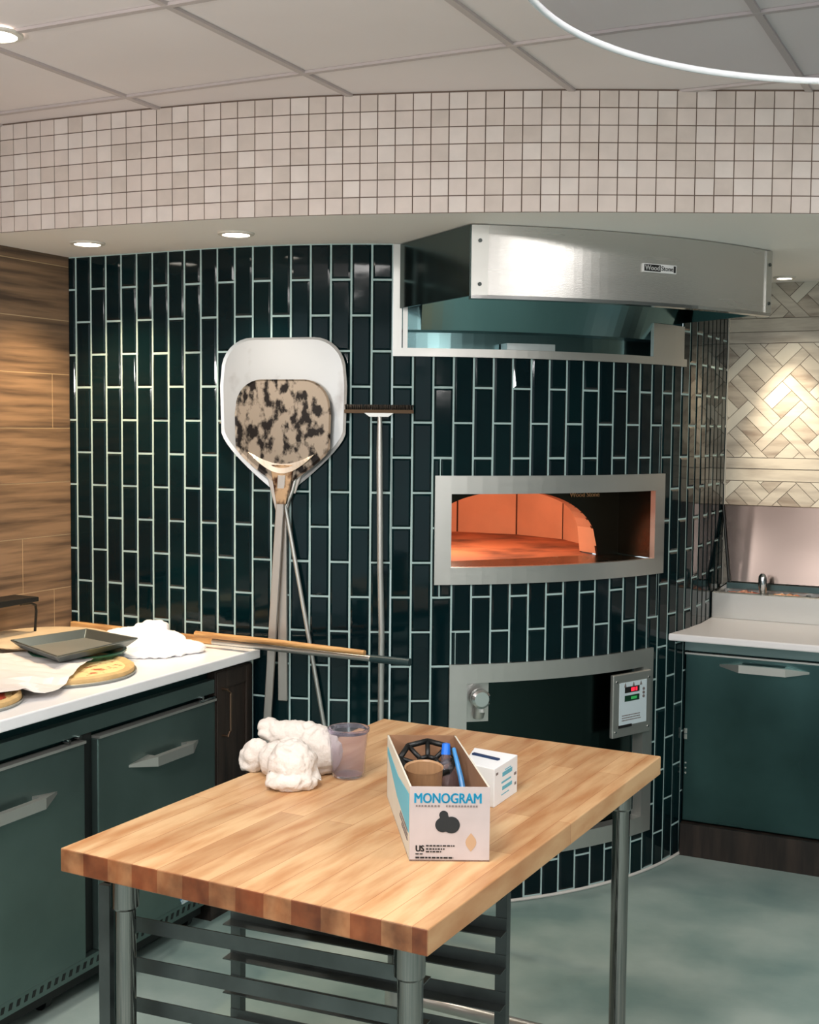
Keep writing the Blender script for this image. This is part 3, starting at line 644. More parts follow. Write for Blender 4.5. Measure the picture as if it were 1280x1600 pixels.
bm = B(); box(bm, -1.188, X1, 5.29, 5.305, .905, 1.012); box(bm, -1.188, X1, 5.305, 5.335, 1.002, 1.012); box(bm, -1.188, -1.165, 5.305, 5.45, .93, 1.014); box(bm, -1.188, X1, 5.44, 5.462, .93, 1.03); build('pan_rail', bm, STEEL, pt, bevel=.002)
bm = B(); box(bm, -1.165, X1, 5.305, 5.44, .90, .93); build('rail_floor', bm, STEELD, pt)
# lid leaning back
bm = B(); hexa(bm, [(-1.14, 5.425, 1.045), (X1 - .1, 5.425, 1.045), (X1 - .1, 5.445, 1.045), (-1.14, 5.445, 1.045)], [(-1.188, 5.472, 1.372), (X1 - .1, 5.472, 1.372), (X1 - .1, 5.492, 1.372), (-1.188, 5.492, 1.372)])
lid = build('lid', bm, mat('lid_steel', (118, 106, 100), .2, 1, rvar=.06, vscale=3), pt, bevel=.003)
bm = B(); tube(bm, [(-1.188, 5.462, 1.372), (-1.145, 5.416, 1.045), (-1.178, 5.32, 1.018)], .005, 8); build('gasket', bm, BLACK, lid)
bm = B(); box(bm, -1.15, X1 - .1, 5.395, 5.43, 1.02, 1.045); build('lid_hinge', bm, STEELD, pt)
foods = [((226, 168, 140), (170, 70, 52), 'sliced pink meat'), ((236, 190, 150), (190, 110, 70), 'shredded pale topping'), ((120, 70, 50), (60, 34, 26), 'dark chopped topping')]
x = -1.155
for i, wd in enumerate((.17, .17, .17, .17)):
    f = foods[i % 3]
    t = thing('food_pan', ['steel pan of pink sliced topping beside the oven end of the prep rail', 'steel pan of pale topping just left of the upright utensil', 'steel pan of dark chopped topping behind the upright utensil', 'steel food pan at the right picture edge of the prep rail'][i], 'food pan', (x + wd / 2, 5.37, .93), group='food pans in the prep rail')
    bm = B(); 
    for a in ((x, x + .006, 5.308, 5.438), (x + wd - .012, x + wd - .006, 5.308, 5.438), (x, x + wd - .006, 5.308, 5.314), (x, x + wd - .006, 5.432, 5.438)): box(bm, *a, .93, 1.006)
    build('pan', bm, STEEL, t)
    bm = B(); ns = 10
    g = [[bm.verts.new((x + .006 + (wd - .02) * a / ns, 5.315 + .116 * b / ns, .998 + .02 * noise.noise((a * .9 + i * 7, b * .9, 3)) + .012 * math.sin(PI * a / ns) * math.sin(PI * b / ns))) for b in range(ns + 1)] for a in range(ns + 1)]
    for a in range(ns):
        for b in range(ns): bm.faces.new((g[a][b], g[a + 1][b], g[a + 1][b + 1], g[a][b + 1]))
    fo = build('food', bm, mat('topping', f[0], .7, rgb2=f[1], vscale=40, lo=.4, hi=.6, bump=.8, bscale=60), t); fo['kind'] = 'stuff'
    x += wd
t = B(); tube(t, [(-.985, 5.33, 1.0), (-.985, 5.327, 1.02), (-.986, 5.325, 1.05), (-.987, 5.322, 1.085), (-.987, 5.322, 1.098)], [.008, .014, .019, .017, .008], 14)
tag(build('serving_utensil', t, STEELP, loc=(-.985, 5.33, 1.0)), 'short shiny steel utensil standing upright in the food pans', 'utensil')
# ------------------------------------------------------------------ work table
TA = -.0377; TZ = .90
tx, ty = math.cos(TA), math.sin(TA)
tab = thing('butcher_block_table', 'maple butcher block work table on round steel legs in the foreground', 'table', (-1.602, 1.787, 0), TA)
TWD, TDP = .775, 1.222
bm = B(); box(bm, 0, TWD, 0, TDP, TZ - .044 * 1.02, TZ); build('table_top', bm, BUTCH, tab, local=True, bevel=.0025)
for (x, y) in ((.095, .07), (TWD - .069, .07), (TWD - .069, TDP - .085), (.09, TDP - .085)):
    bm = B(); tube(bm, [(x, y, .025), (x, y, TZ - .10)], .0205, 24); l = build('leg', bm, LEGS, tab, local=True)
    bm = B(); tube(bm, [(x, y, TZ - .045), (x, y, TZ - .115), (x, y, TZ - .12)], [.0265, .0265, .022], 24); build('leg_socket', bm, LEGS, l, local=True)
    bm = B(); lathe(bm, [(0, 0), (.018, 0), (.02, .02), (.014, .03), (0, .03)], (x, y, 0), 16); build('foot', bm, DARKM, l, local=True)
bm = B(); tube(bm, [(.09, TDP - .085, .185), (TWD - .069, TDP - .085, .185)], .0165, 16); tube(bm, [(.09, TDP - .085, .155), (.09, TDP - .085, .215)], .027, 16); tube(bm, [(TWD - .069, TDP - .085, .155), (TWD - .069, TDP - .085, .215)], .027, 16); build('back_brace', bm, STEEL, tab, local=True)
for y in (.045, TDP - .11): bm = B(); box(bm, .06, TWD - .06, y, y + .055, TZ - .056, TZ - .045); build('under_channel', bm, DARKM, tab, local=True)
# ------------------------------------------------------------------ pan rack under the table
RA = .066; RW, RD, RH = .645, .50, .80
rr = thing('pan_rack', 'blackened steel pan rack with angle runners pushed under the work table', 'rack', (-1.582, 1.897, 0), RA)
for (x, y) in ((0, 0), (RW, 0), (0, RD), (RW, RD)):
    bm = B(); box(bm, x - .0125, x + .0125, y - .0125, y + .0125, .05, RH); p = build('post', bm, DARKM, rr, local=True)
    bm = B(); tube(bm, [(x, y - .01, .03), (x, y + .01, .03)], .028, 14); box(bm, x - .008, x + .008, y - .014, y + .014, .028, .052); build('caster', bm, BLACK, p, local=True)
for y, sg in ((0, 1), (RD, -1)):
    for i in range(9):
        z = RH - .062 - i * .080
        bm = B(); box(bm, -.012, RW + .012, y - .0015 + sg * .013, y + .0015 + sg * .013, z - .029, z); box(bm, -.012, RW + .012, min(y + sg * .013, y + sg * .05), max(y + sg * .013, y + sg * .05), z - .029, z - .0265) 
        build('runner', bm, DARKM, rr, local=True)
for x in (0, RW):
    for z in (RH - .02, .06): bm = B(); box(bm, x - .01, x + .01, 0, RD, z, z + .02); build('end_rail', bm, DARKM, rr, local=True)
# ------------------------------------------------------------------ things on the table
def remeshed(bm, name, m, loc, vox=.006, smooth=4, wr=0, sc=20, subs=0):
    me = bpy.data.meshes.new('tmp'); bm.to_mesh(me); bm.free(); o = bpy.data.objects.new('tmp', me); col.objects.link(o)
    r = o.modifiers.new('r', 'REMESH'); r.mode = 'VOXEL'; r.voxel_size = vox
    s = o.modifiers.new('s', 'SMOOTH'); s.iterations = smooth
    dg = bpy.context.evaluated_depsgraph_get(); me2 = bpy.data.meshes.new_from_object(o.evaluated_get(dg)); bpy.data.objects.remove(o)
    for v in me2.vertices:
        if wr:
            p = Vector(v.co) * sc; n_ = noise.noise(p) + .5 * noise.noise(p * 2.3); rd = 1 - 2 * abs(n_)
            v.co = v.co + v.normal * wr * rd
    zmin = min(v.co.z for v in me2.vertices)
    for p in me2.polygons: p.use_smooth = True
    me2.name = name; me2.materials.clear(); me2.materials.append(m)
    for v in me2.vertices: v.co.z = max(v.co.z, loc[2] + .0005)
    o = bpy.data.objects.new(name, me2); col.objects.link(o); o.location = loc; me2.transform(Matrix.Translation(loc).inverted())
    return o
bm = B()
ellipsoid(bm, (-1.437, 2.345, .945), (.052, .052, .055)); ellipsoid(bm, (-1.425, 2.33, .918), (.062, .045, .022), Matrix.Rotation(.75, 4, 'Z'))
ellipsoid(bm, (-1.515, 2.40, .935), (.035, .04, .038)); ellipsoid(bm, (-1.575, 2.40, .935), (.03, .022, .042), Matrix.Rotation(.5, 4, 'Y'))
ellipsoid(bm, (-1.50, 2.46, .985), (.085, .03, .025), Matrix.Rotation(.4, 4, 'Z')); ellipsoid(bm, (-1.44, 2.46, .95), (.055, .04, .055)); ellipsoid(bm, (-1.56, 2.44, .998), (.024, .02, .016))
ellipsoid(bm, (-1.49, 2.44, .935), (.08, .045, .04))
tag(remeshed(bm, 'towel', CLOTHM, (-1.48, 2.4, TZ), .0045, 3, .007, 30), 'crumpled white terry towel heaped at the table left rear', 'towel')
cupx, cupy = -1.362, 2.462
cup = thing('plastic_cup', 'clear plastic deli cup standing right of the white towel', 'cup', (cupx, cupy, TZ))
bm = B(); h = .112
lathe(bm, [(0, .006), (.030, .003), (.0345, .003), (.0375, .012), (.0425, .085), (.0445, h - .004), (.0465, h), (.0445, h), (.0425, h - .004), (.0405, .085), (.0355, .014), (.033, .008), (0, .009)], (cupx, cupy, TZ + .0005), 48); build('cup_body', bm, CUPM, cup)
bm = B(); lathe(bm, [(.0445, h - .010), (.0475, h - .006), (.0478, h), (.045, h + .001), (.0435, h - .006)], (cupx, cupy, TZ + .0005), 48, close=True); build('rim', bm, CUPM, cup)
# film box
ba_ = math.atan2(.064, .129); bx = Vector((math.cos(ba_), math.sin(ba_), 0)); by = Vector((-bx.y, bx.x, 0))
bo_ = Vector((-.993, 2.027, TZ)); BW, BD, BH = .146, .405, .138
fb = thing('cardboard_box', 'open white cardboard box with blue lettering at the table centre', 'box', bo_, ba_)
def lb(bm, x0, x1, y0, y1, z0, z1, mi=0): box(bm, x0, x1, y0, y1, z0, z1, mi)
th_ = .0035
bm = B(); lb(bm, 0, BW, 0, th_, 0, BH); build('front_panel', bm, CARD, fb, local=True)
bm = B(); lb(bm, 0, BW, BD - th_, BD, 0, BH * .97); build('back_panel', bm, KRAFT, fb, local=True)
for nm, x0 in (('side_panel', 0), ('side_panel', BW - th_)):
    bm = B(); hexa(bm, [(x0, th_, 0), (x0 + th_, th_, 0), (x0 + th_, BD - th_, 0), (x0, BD - th_, 0)], [(x0, th_, BH), (x0 + th_, th_, BH), (x0 + th_, BD - th_, BH * .97), (x0, BD - th_, BH * .97)])
    for f in bm.faces:
        f.normal_update()
        f.material_index = 1 if (f.calc_center_median().x > x0 + th_ * .6 and x0 == 0) or (f.calc_center_median().x < x0 + th_ * .4 and x0 > 0) else 0
    build(nm, bm, [CARDS, KRAFT], fb, local=True)
bm = B(); lb(bm, 0, BW, 0, BD, 0, .003); build('bottom', bm, KRAFT, fb, local=True)
Fm = frame_m((BW * .46, -.0004, BH * .845), (1, 0, 0), (0, 0, 1))
def ftext(body, size, m, x, z, bold=0, xs=1, align='LEFT'):
    wm = worldm(fb) @ frame_m((x, -.0003, z), (1, 0, 0), (0, 0, 1)); return text('lettering', body, size, m, fb, wm, .0003, bold, xs, align)
ftext('MONOGRAM', .0262, BLUE, BW * .475, BH * .845, .0011, .79, 'CENTER')
ftext('US', .016, INK, .011, .0235, .0009, .85)
bm = B()
def dashes(z, x0, x1, hgt, lmin, lmax, gap=.0016):
    x = x0
    while x < x1:
        l = min(random.uniform(lmin, lmax), x1 - x); box(bm, x, x + l, -.0009, -.0003, z, z + hgt); x += l + gap
dashes(.013, .011, .024, .002, .006, .006)
for z, x1 in ((.028, .083), (.022, .064), (.017, .058)): dashes(z, .030, x1, .0024, .002, .007)
dashes(.0055, .011, .080, .0032, .002, .008); build('small_print', bm, INK, fb, local=True)
bm = B(); dashes(BH * .735, .011, .056, .0032, .0025, .004, .0022); dashes(BH * .735, .066, .124, .0032, .0025, .004, .0022); build('slogan_print', bm, GREYINK, fb, local=True)
bm = B()
pts = []
for i in range(48):
    a = 2 * PI * i / 48; best = 0
    for cxx, czz, rr_ in ((.062, .086, .0085), (.060, .068, .0135), (.076, .068, .0155)):
        # radial distance from (.067,.072) to the union outline
        ox, oz = cxx - .067, czz - .072; dd = ox * math.cos(a) + oz * math.sin(a); q = rr_ ** 2 - (ox * ox + oz * oz - dd * dd)
        if q > 0: best = max(best, dd + math.sqrt(q))
    pts.append((.067 + best * math.cos(a), .072 + best * math.sin(a)))
shape(bm, pts, -.0008, -.0002); build('hand_hole', bm, mat('hole_dark', (34, 38, 40), .8), fb, local=True)
bm = B(); shape(bm, [(.112 + .008 * math.cos(a) + .002 * math.cos(3 * a), .036 + .017 * math.sin(a)) for a in [2 * PI * i / 20 for i in range(20)]], -.0006, -.0002); build('grease_stain', bm, mat('stain', (182, 150, 118), .6), fb, local=True)
# printed side: blue flash
bm = B()
def sidepoly(pts): hexa(bm, [(-.0002, y, z) for y, z in pts], [(-.0009, y, z) for y, z in pts])
sidepoly([(.39, .112), (.39, .098), (.20, .060), (.19, .105)]); sidepoly([(.19, .105), (.20, .060), (.01, .050), (.01, .122)])
build('blue_flash', bm, LBLUE, fb, local=True)
bm = B()
for z, y0, y1 in ((.045, .03, .14), (.036, .03, .15), (.028, .03, .12)):
    y = y0
    while y < y1: l = random.uniform(.006, .014); box(bm, -.0009, -.0002, y, y + l, z, z + .005); y += l + .004
build('side_print', bm, GREYINK, fb, local=True)
# the open box has sagged out of square: its back leans to the left
for ch in list(fb.children):
    for v in ch.data.vertices: v.co.x -= .117 * v.co.y
# contents
def bw(x, y, z): return worldm(fb) @ Vector((x - .117 * y, y, z))
t = thing('brown_cup', 'translucent brown round tub leaning inside the open cardboard box', 'tub', bw(.050, .19, .004), ba_)
bm = B(); lathe(bm, [(0, 0), (.032, 0), (.037, .120), (.0385, .124), (.0355, .121), (.030, .004), (0, .004)], (0, 0, 0), 36); bmesh.ops.rotate(bm, verts=bm.verts, matrix=Matrix.Rotation(.12, 3, 'X'), cent=(0, 0, 0)); build('tub', bm, mat('brown_plastic', (190, 150, 112), .3, trans=.25, ior=1.3, var=.15, vscale=20, stretch=(6, 6, .5)), t, local=True)
t = B(); 
for i in range(8):
    a = 2 * PI * i / 8; c_, s_ = math.cos(a), math.sin(a); c2, s2 = math.cos(a + PI / 4), math.sin(a + PI / 4)
    tube(t, [(.058 * c_, .075 * s_, .012), (.058 * c2, .075 * s2, .012)], .006, 8); tube(t, [(.022 * c_, .03 * s_, 0), (.058 * c_, .075 * s_, .012)], .005, 8); tube(t, [(.022 * c_, .03 * s_, 0), (.022 * c2, .03 * s2, 0)], .005, 8)
bmesh.ops.rotate(t, verts=t.verts, matrix=Matrix.Rotation(.25, 3, 'X'), cent=(0, 0, 0))
bmesh.ops.transform(t, matrix=worldm(fb) @ Matrix.Translation((.073 - .035, .30, .100)), verts=t.verts)
tag(build('black_rack', t, BLACK, loc=bw(.073, .30, .10)), 'black spoked plastic holder at the back inside the open cardboard box', 'holder')
t = thing('squeeze_bottle', 'clear plastic bottle with bright blue cap in the open cardboard box', 'bottle', bw(.100, .245, .012), ba_)
R_ = Matrix.Rotation(-.22, 4, 'X') @ Matrix.Rotation(.02, 4, 'Y')
bm = B(); lathe(bm, [(0, 0), (.028, 0), (.03, .01), (.03, .06), (.024, .085), (.010, .105), (.009, .118), (.007, .118), (.008, .104), (.022, .083), (.028, .06), (.028, .012), (0, .004)], (0, 0, 0), 28); bmesh.ops.transform(bm, matrix=R_, verts=bm.verts); build('bottle_body', bm, CUPM, t, local=True)
bm = B(); lathe(bm, [(0, .142), (.008, .140), (.010, .118), (0, .118)], (0, 0, 0), 20); bmesh.ops.transform(bm, matrix=R_, verts=bm.verts); build('cap', bm, BLUEP, t, local=True)
bm = B(); tube(bm, [(bw(.130, .16, .05)), (bw(.125, .20, .100)), (bw(.118, .25, .145))], [.006, .0055, .004], 8); tag(build('blue_wand', bm, mat('blue_translucent', (70, 150, 215), .3, trans=.3), loc=bw(.127, .16, .05)), 'thin light blue plastic strip beside the blue-capped bottle', 'plastic strip')
# small box
sb = thing('small_box', 'small closed white carton with blue print right of the open box', 'box', (-.98, 2.399, TZ), .0)
bm = B(); hexa(bm, [(0, 0, 0), (0, .132, 0), (-.108, .145, 0), (-.078, .02, 0)], [(0, 0, .082), (0, .132, .082), (-.108, .145, .082), (-.078, .02, .082)]); build('carton', bm, mat('white_carton', (232, 234, 236), .6), sb, local=True, bevel=.0015)
bm = B(); hexa(bm, [(-.088, .085, .0822), (-.02, .066, .0822), (-.018, .074, .0822), (-.086, .094, .0822)], [(-.088, .085, .086), (-.02, .066, .086), (-.018, .074, .086), (-.086, .094, .086)]); build('dispenser_tab', bm, mat('navy_plastic', (20, 50, 90), .4), sb, local=True)
bm = B()
for z, y0, y1, hgt in ((.055, .045, .10, .009), (.041, .04, .09, .004), (.026, .045, .10, .008), (.066, .06, .09, .002), (.016, .04, .08, .002)):
    y = y0
    while y < y1: l = random.uniform(.004, .009); box(bm, .0001, .0006, y, y + l, z, z + hgt); y += l + .0015
build('blue_print', bm, LBLUE, sb, local=True)
bm = B(); box(bm, .0001, .0006, .008, .02, .066, .071); box(bm, .0001, .0006, .115, .124, .02, .026); box(bm, .0001, .0006, .112, .124, .042, .048); build('grey_print', bm, GREYINK, sb, local=True)
# ------------------------------------------------------------------ peels, rod and brush on the wall
def rounded(pts, n=6, r=.03): return pts
def tangent(s): a = -PI / 2 + max(s, 0) / DR; return Vector((-math.sin(a), math.cos(a), 0))
def peel_outline(w_, top, bot, rtop, sh, neck):
    pts = []
    for i in range(9): a = PI / 2 * i / 8; pts.append((w_ - rtop + rtop * math.sin(a), top - rtop + rtop * math.cos(a)))
    pts += [(w_ * 1.02, (top + sh) / 2), (w_ * 1.0, sh)]
    for i in range(1, 11): t = i / 10; pts.append((neck + (w_ - neck) * (1 - t ** 1.35), sh - (sh - bot) * t))
    return pts + [(-x, z) for x, z in pts[::-1]]
def peel(name, label, s, hoff, w_, top, bot, rtop, sh, neck, m, mh, hb, hshift=0, hw=.016, sock=None):
    o = P(s, 0, hoff); tv = tangent(s); nv = Vector((tv.y, -tv.x, 0))
    t = thing(name, label, 'pizza peel', (o.x, o.y, hb))
    pts = peel_outline(w_, top, bot, rtop, sh, neck); bm = B()
    F = lambda x, z, d: o + tv * x + nv * d + Vector((0, 0, z))
    n_ = len(pts); zc = (top + sh) / 2
    ring = lambda k_, d: [bm.verts.new(F(x * k_, zc + (z - zc) * k_, d)) for x, z in pts]
    A = ring(1, .004); Bq = ring(1, 0); Cc = ring(.955, .0015)
    D = ring(.955, -.001)
    bm.faces.new(Cc); bm.faces.new(D[::-1])
    for X, Y in ((A, Cc), (Bq, A), (D, Bq)):
        for i in range(n_): bm.faces.new((X[i], X[(i + 1) % n_], Y[(i + 1) % n_], Y[i]))
    build('blade', bm, m, t)
    bm = B(); z1 = bot + .03
    lo = [F(hshift - hw, hb, .001), F(hshift + hw, hb, .001), F(hshift + hw, hb, .013), F(hshift - hw, hb, .013)]; hi = [F(-hw, z1, .001), F(hw, z1, .001), F(hw, z1, .013), F(-hw, z1, .013)]
    hexa(bm, lo, hi); build('handle', bm, mh, t, bevel=.003)
    bm = B(); lo = [F(-hw * 1.2, z1 - .10, .0), F(hw * 1.2, z1 - .10, .0), F(hw * 1.2, z1 - .10, .017), F(-hw * 1.2, z1 - .10, .017)]; hi = [F(-neck * 2.0, z1 + .035, .0), F(neck * 2.0, z1 + .035, .0), F(neck * 2.0, z1 + .035, .007), F(-neck * 2.0, z1 + .035, .007)]
    hexa(bm, lo, hi); build('socket', bm, sock or mh, t, bevel=.002)
    return t, F
ALUH = mat('aluminium_handle', (200, 192, 184), .38, .9, var=.12, vscale=3)
peel('pizza_peel', 'large pale aluminium pizza peel with rounded square blade, hung behind the burnt one', S(-90) + .285, .012, .228, 1.995, 1.465, .115, 1.665, .03, ALU, ALUH, .73, .005, .017)
t_, F_ = peel('pizza_peel', 'smaller scorched steel pizza peel with blackened blade hung over the pale one', S(-90) + .292, .034, .172, 1.850, 1.492, .095, 1.615, .022, BURNT, ALUH, .48, -.062, .0145, sock=BRONZE)
bm = B(); nn_ = 20  # fold low on the scorched blade, its white reflection painted as pale colour
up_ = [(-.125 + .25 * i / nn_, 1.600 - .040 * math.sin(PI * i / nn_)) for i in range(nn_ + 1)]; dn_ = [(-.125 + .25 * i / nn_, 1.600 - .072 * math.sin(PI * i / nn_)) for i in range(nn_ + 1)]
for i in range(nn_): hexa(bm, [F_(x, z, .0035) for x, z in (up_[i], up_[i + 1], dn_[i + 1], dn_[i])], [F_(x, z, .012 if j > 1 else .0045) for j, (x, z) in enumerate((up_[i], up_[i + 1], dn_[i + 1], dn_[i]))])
build('fold_reflection', bm, mat('reflection_pale_steel', (245, 232, 214), .25, .7), t_, recalc=False)
rod = thing('steel_rod_tool', 'thin bent steel rod leaning on the tiles between peel and brush', 'oven tool', (-2.16, 3.70, .5))
bm = B(); tube(bm, [P(.345, 1.56, .018), P(.325, 1.47, .026), P(.30, 1.412, .026), P(.33, 1.25, .026), P(.395, .9, .026), P(.445, .62, .026), P(.47, .48, .026)], .0075, 10); build('shaft', bm, STEEL, rod)
bm = B(); tube(bm, [P(.36, 1.60, .018), P(.345, 1.56, .019), P(.325, 1.46, .022)], [.026, .024, .010], 12, flat=.25, axis=(0, 1, 0)); build('paddle_end', bm, ALUH, rod)
# brush
sB = 0; a_ = math.atan2(3.851 - DC[1], -2.017 - DC[0]); sB = (a_ + PI / 2) * DR
br = thing('oven_brush', 'long-handled oven brush with dark bristle head leaning on the tiles', 'brush', tuple(P(sB, .5, .03)))
bm = B(); tv = tangent(sB); nv = Vector((tv.y, -tv.x, 0)); o = P(sB, 0, .03)
F = lambda x, z, d: o + tv * x + nv * d + Vector((0, 0, z))
hexa(bm, [F(-.118, 1.737, -.012), F(.118, 1.737, -.012), F(.118, 1.737, .012), F(-.118, 1.737, .012)], [F(-.118, 1.749, -.012), F(.118, 1.749, -.012), F(.118, 1.749, .012), F(-.118, 1.749, .012)])
build('brush_block', bm, mat('brush_wood', (88, 66, 44), .7), br)
bm = B()
for i in range(34):
    for j in range(3): x = -.113 + .226 * i / 33; d = -.009 + .009 * j; tube(bm, [F(x, 1.749, d), F(x + random.uniform(-.003, .003), 1.766, d)], .0026, 5)
b_ = build('bristles', bm, BRISTLE, br); b_['kind'] = 'stuff'
bm = B(); hexa(bm, [F(-.032, 1.725, -.01), F(.032, 1.725, -.01), F(.032, 1.725, .014), F(-.032, 1.725, .014)], [F(-.05, 1.738, -.01), F(.05, 1.738, -.01), F(.05, 1.738, .014), F(-.05, 1.738, .014)]); build('bracket', bm, STEEL, br)
bm = B(); tube(bm, [F(.002, 1.73, 0), F(.003, 1.60, 0), F(.008, 1.2, .0), F(.014, 1.0, 0), F(.014, .45, 0)], [.008, .0105, .0105, .0105, .0105], 12); build('handle', bm, STEEL, br)
# ------------------------------------------------------------------ poles lying over the worktop
CZ = .910
bm = B(); hexa(bm, [(-3.25, 3.690, CZ + .001), (-2.56, 3.690, CZ + .001), (-2.56, 3.711, CZ + .001), (-3.25, 3.711, CZ + .001)], [(-3.25, 3.690, CZ + .034), (-2.56, 3.690, CZ + .026), (-2.56, 3.711, CZ + .026), (-3.25, 3.711, CZ + .034)])
tag(build('wooden_batten', bm, POLEW, loc=(-2.9, 3.7, CZ + .001), bevel=.004), 'flat golden wooden batten lying on the worktop against the tiles', 'batten')
bm = B(); tube(bm, [(-2.63, 3.635, .955), (-2.3, 3.615, .957), (-1.925, 3.585, .957)], [.011, .011, .009], 12)
tag(build('wooden_pole', bm, POLEW, loc=(-2.3, 3.6, .955)), 'thin golden wooden pole lying across the worktop corner, above the steel one', 'pole')
sp_ = thing('steel_pole', 'long steel pole with dark grip jutting past the worktop corner', 'pole', (-2.2, 3.6, .93))
bm = B(); tube(bm, [(-2.56, 3.64, .932), (-2.15, 3.62, .934), (-1.90, 3.602, .937)], .0105, 12); build('shaft', bm, STEEL, sp_)
bm = B(); tube(bm, [(-1.91, 3.602, .937), (-1.765, 3.595, .939)], .0125, 14); build('grip', bm, mat('dark_grip', (40, 60, 62), .4), sp_)
# ------------------------------------------------------------------ clutter on the left worktop
def disc_pizza(label, cx, cy, r, pepper, seed, tr=.012):
    t = thing('pizza', label, 'pizza', (cx, cy, CZ))
    bm = B(); lathe(bm, [(0, .001), (r, .001), (r + .006, .010), (r + .003, .011), (r - .004, .004), (0, .004)], (cx, cy, CZ), 64); build('pizza_tray', bm, TRAYI, t)
    bm = B(); lathe(bm, [(0, .016), (r * .86, .017), (r * .90, .024), (r * .95, .028), (r * .99, .022), (r * .995, .010), (r * .9, .005), (0, .005)], (cx, cy, CZ), 64)
    for v in bm.verts: v.co.z += .003 * noise.noise(v.co * 30) if v.co.z > CZ + .012 else 0
    build('crust', bm, CRUST, t)
    bm = B(); lathe(bm, [(0, .021), (r * .5, .020), (r * .84, .021), (r * .88, .018), (0, .016)], (cx, cy, CZ), 64); build('cheese', bm, PIZZA, t)
    random.seed(seed)
    for i in range(pepper):
        a = random.uniform(0, 2 * PI); q = r * .78 * math.sqrt(random.random()); bm = B(); lathe(bm, [(0, .026), (.018, .025), (.021, .021), (0, .020)], (cx + q * math.cos(a), cy + q * math.sin(a), CZ + .001 * (i % 3)), 16); build('pepperoni_slice', bm, PEPP, t)
disc_pizza('round cheese pizza with browned rim, partly under the parchment', -2.715, 3.02, .24, 0, 3)
disc_pizza('pizza topped with red meat at the left picture edge', -2.69, 2.545, .205, 75, 5)
# parchment
bm = B(); n_ = 26
def pz(u, v):
    y = 2.44 + .66 * v + .02 * u; xr = (-2.47 - .51 * (y - 2.75)) if y > 2.75 else (-2.47 - .40 * (2.75 - y)); xr += .012 * noise.noise((y * 14, 2, 0)); x = -3.12 + (xr + 3.12) * u
    d1 = math.hypot(x + 2.715, y - 3.02); d2 = math.hypot(x + 2.69, y - 2.545)
    base = .034 if min(d1 / .25, d2 / .22) < 1.02 else .020
    return Vector((x, y, CZ + base + .012 * abs(noise.noise((x * 9, y * 9, 1.3))) + .012 * abs(noise.noise((x * 4, y * 14, 5)))))
g = [[bm.verts.new(pz(i / n_, j / n_)) for j in range(n_ + 1)] for i in range(n_ + 1)]
for i in range(n_):
    for j in range(n_): f = bm.faces.new((g[i][j], g[i + 1][j], g[i + 1][j + 1], g[i][j + 1])); f.smooth = False
o = build('parchment_sheet', bm, mat('parchment', (228, 224, 222), .6), loc=(-2.9, 2.8, CZ)); so = o.modifiers.new('thick', 'SOLIDIFY'); so.thickness = .0006
tag(o, 'wrinkled white parchment sheet draped over the two pizzas', 'paper')
# green lid, pale board, grey tray
bm = B(); Rz = Matrix.Rotation(.0, 3, 'Z')
lathe(bm, [(0, .004), (.125, .004), (.150, .030), (.158, .034), (.158, .040), (.146, .040), (.12, .012), (0, .012)], (-2.80, 3.215, CZ), 48)
tag(build('green_lid', bm, GREENP, loc=(-2.80, 3.215, CZ)), 'dark green plastic lid beneath the grey metal tray', 'lid')
bm = B(); lathe(bm, [(0, -.006), (.215, -.006), (.225, 0), (.215, .006), (0, .006)], (-3.035, 3.33, .951), 64)
tag(build('round_board', bm, mat('pale_board', (226, 204, 170), .6, var=.15, vscale=8), loc=(-3.035, 3.33, .951)), 'pale round pizza board lying behind the grey tray', 'board')
def tray(label, c4, z, h, slope):
    t = thing('metal_tray', label, 'tray', (*((Vector(c4[0]) + Vector(c4[2])) / 2)[:2], z))
    c = sum((Vector(p) for p in c4), Vector((0, 0))) / 4
    inn = [c + (Vector(p) - c) * slope for p in c4]; o_ = [Vector(p) for p in c4]
    bm = B(); A = [bm.verts.new((*p, z)) for p in inn]; Bq = [bm.verts.new((*p, z + h)) for p in o_]; Cq = [bm.verts.new((*(c + (p - c) * 1.04), z + h)) for p in o_]; D = [bm.verts.new((*(c + (p - c) * 1.04), z + h - .004)) for p in o_]
    E_ = [bm.verts.new((*(c + (p - c) * 1.005), z - .002)) for p in inn]
    for X, Y in ((A, Bq), (Bq, Cq), (Cq, D), (D, E_)):
        for i in range(4): bm.faces.new((X[i], X[(i + 1) % 4], Y[(i + 1) % 4], Y[i]))
    bm.faces.new(E_[::-1]); build('pan', bm, TRAYM, t, bevel=.002)
    bm = B(); quad(bm, [(*(c + (p - c) * .985), z + .0008) for p in inn]); build('base', bm, TRAYI, t)
    return t
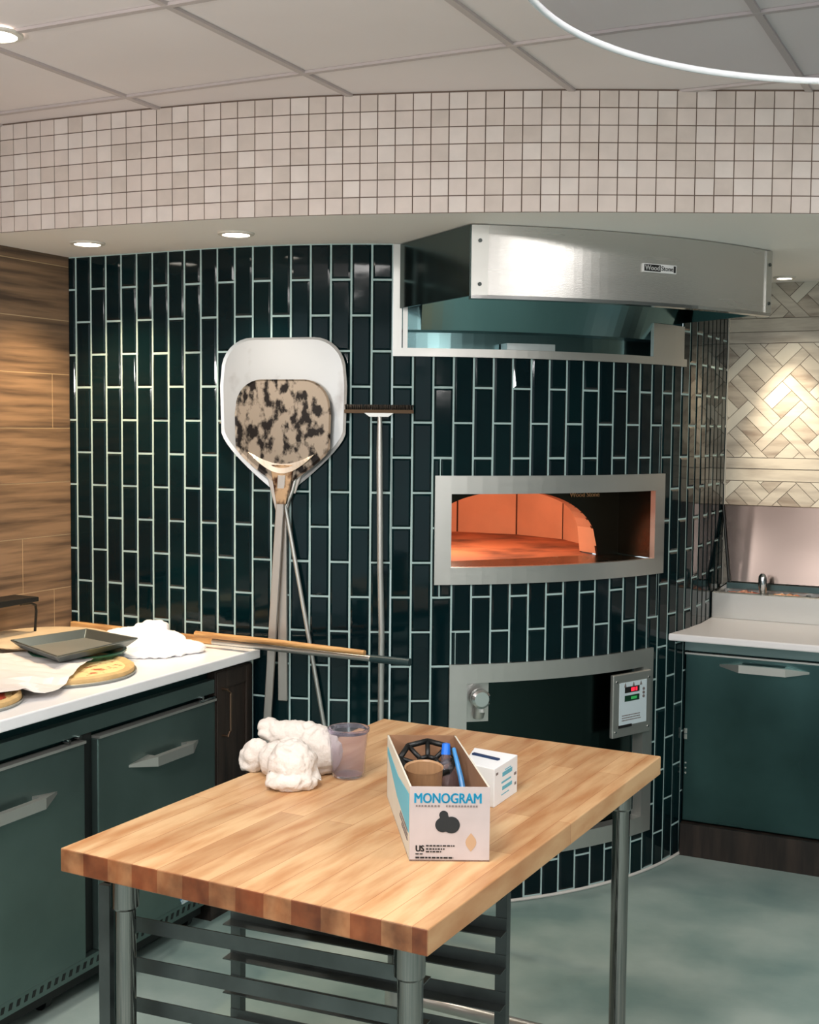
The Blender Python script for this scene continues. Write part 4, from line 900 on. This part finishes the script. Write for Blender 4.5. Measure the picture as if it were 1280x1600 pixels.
tray('grey metal baking tray stacked on the green lid', [(-2.966, 3.094), (-2.642, 2.944), (-2.644, 3.319), (-2.907, 3.383)], .960, .026, .86)
# heap of white paper/dough at the tiles
bm = B()
for c_, r_ in (((-2.84, 3.56, .93), (.13, .10, .035)), ((-2.80, 3.60, .955), (.07, .055, .035)), ((-2.72, 3.56, .935), (.09, .07, .03)), ((-2.92, 3.50, .925), (.09, .10, .02)), ((-2.70, 3.46, .918), (.15, .13, .014)), ((-2.62, 3.53, .925), (.09, .07, .018)), ((-2.80, 3.46, .93), (.08, .08, .03)), ((-2.77, 3.61, .97), (.035, .03, .022))): ellipsoid(bm, c_, r_)
tag(remeshed(bm, 'crumpled_wrap', mat('white_wrap', (246, 246, 248), .6), (-2.82, 3.55, CZ), .007, 2, .008, 22), 'heap of crumpled white wrap on the worktop behind the tray', 'wrap')
# black stand on the far left
st = thing('black_stand', 'black metal stand with bent leg at the left picture edge', 'stand', (-3.16, 3.3, CZ))
bm = B(); hexa(bm, [(-3.20, 2.95, 1.070), (-3.13, 2.95, 1.060), (-3.12, 3.385, 1.066), (-3.22, 3.37, 1.072)], [(-3.20, 2.95, 1.092), (-3.13, 2.95, 1.090), (-3.12, 3.385, 1.083), (-3.22, 3.37, 1.086)]); build('shelf', bm, BLACK, st, bevel=.003)
bm = B(); tube(bm, [(-3.135, 3.31, 1.064), (-3.135, 3.36, 1.062), (-3.137, 3.385, 1.052), (-3.14, 3.392, 1.03), (-3.147, 3.392, .958)], .0048, 8); build('leg', bm, BLACK, st)
bm = B(); tube(bm, [(-3.185, 3.0, 1.07), (-3.19, 2.99, .912)], .0048, 8); build('leg', bm, BLACK, st)
bm = B(); tube(bm, [(-3.08, 3.14, CZ + .03), (-3.02, 3.02, CZ + .022), (-3.0, 2.93, CZ + .018), (-2.99, 2.87, CZ + .014)], [.010, .017, .014, .008], 10, flat=.7); tag(build('black_tongs', bm, BLACK, loc=(-3.02, 3.0, CZ)), 'black handled tool lying left of the grey tray', 'tool')
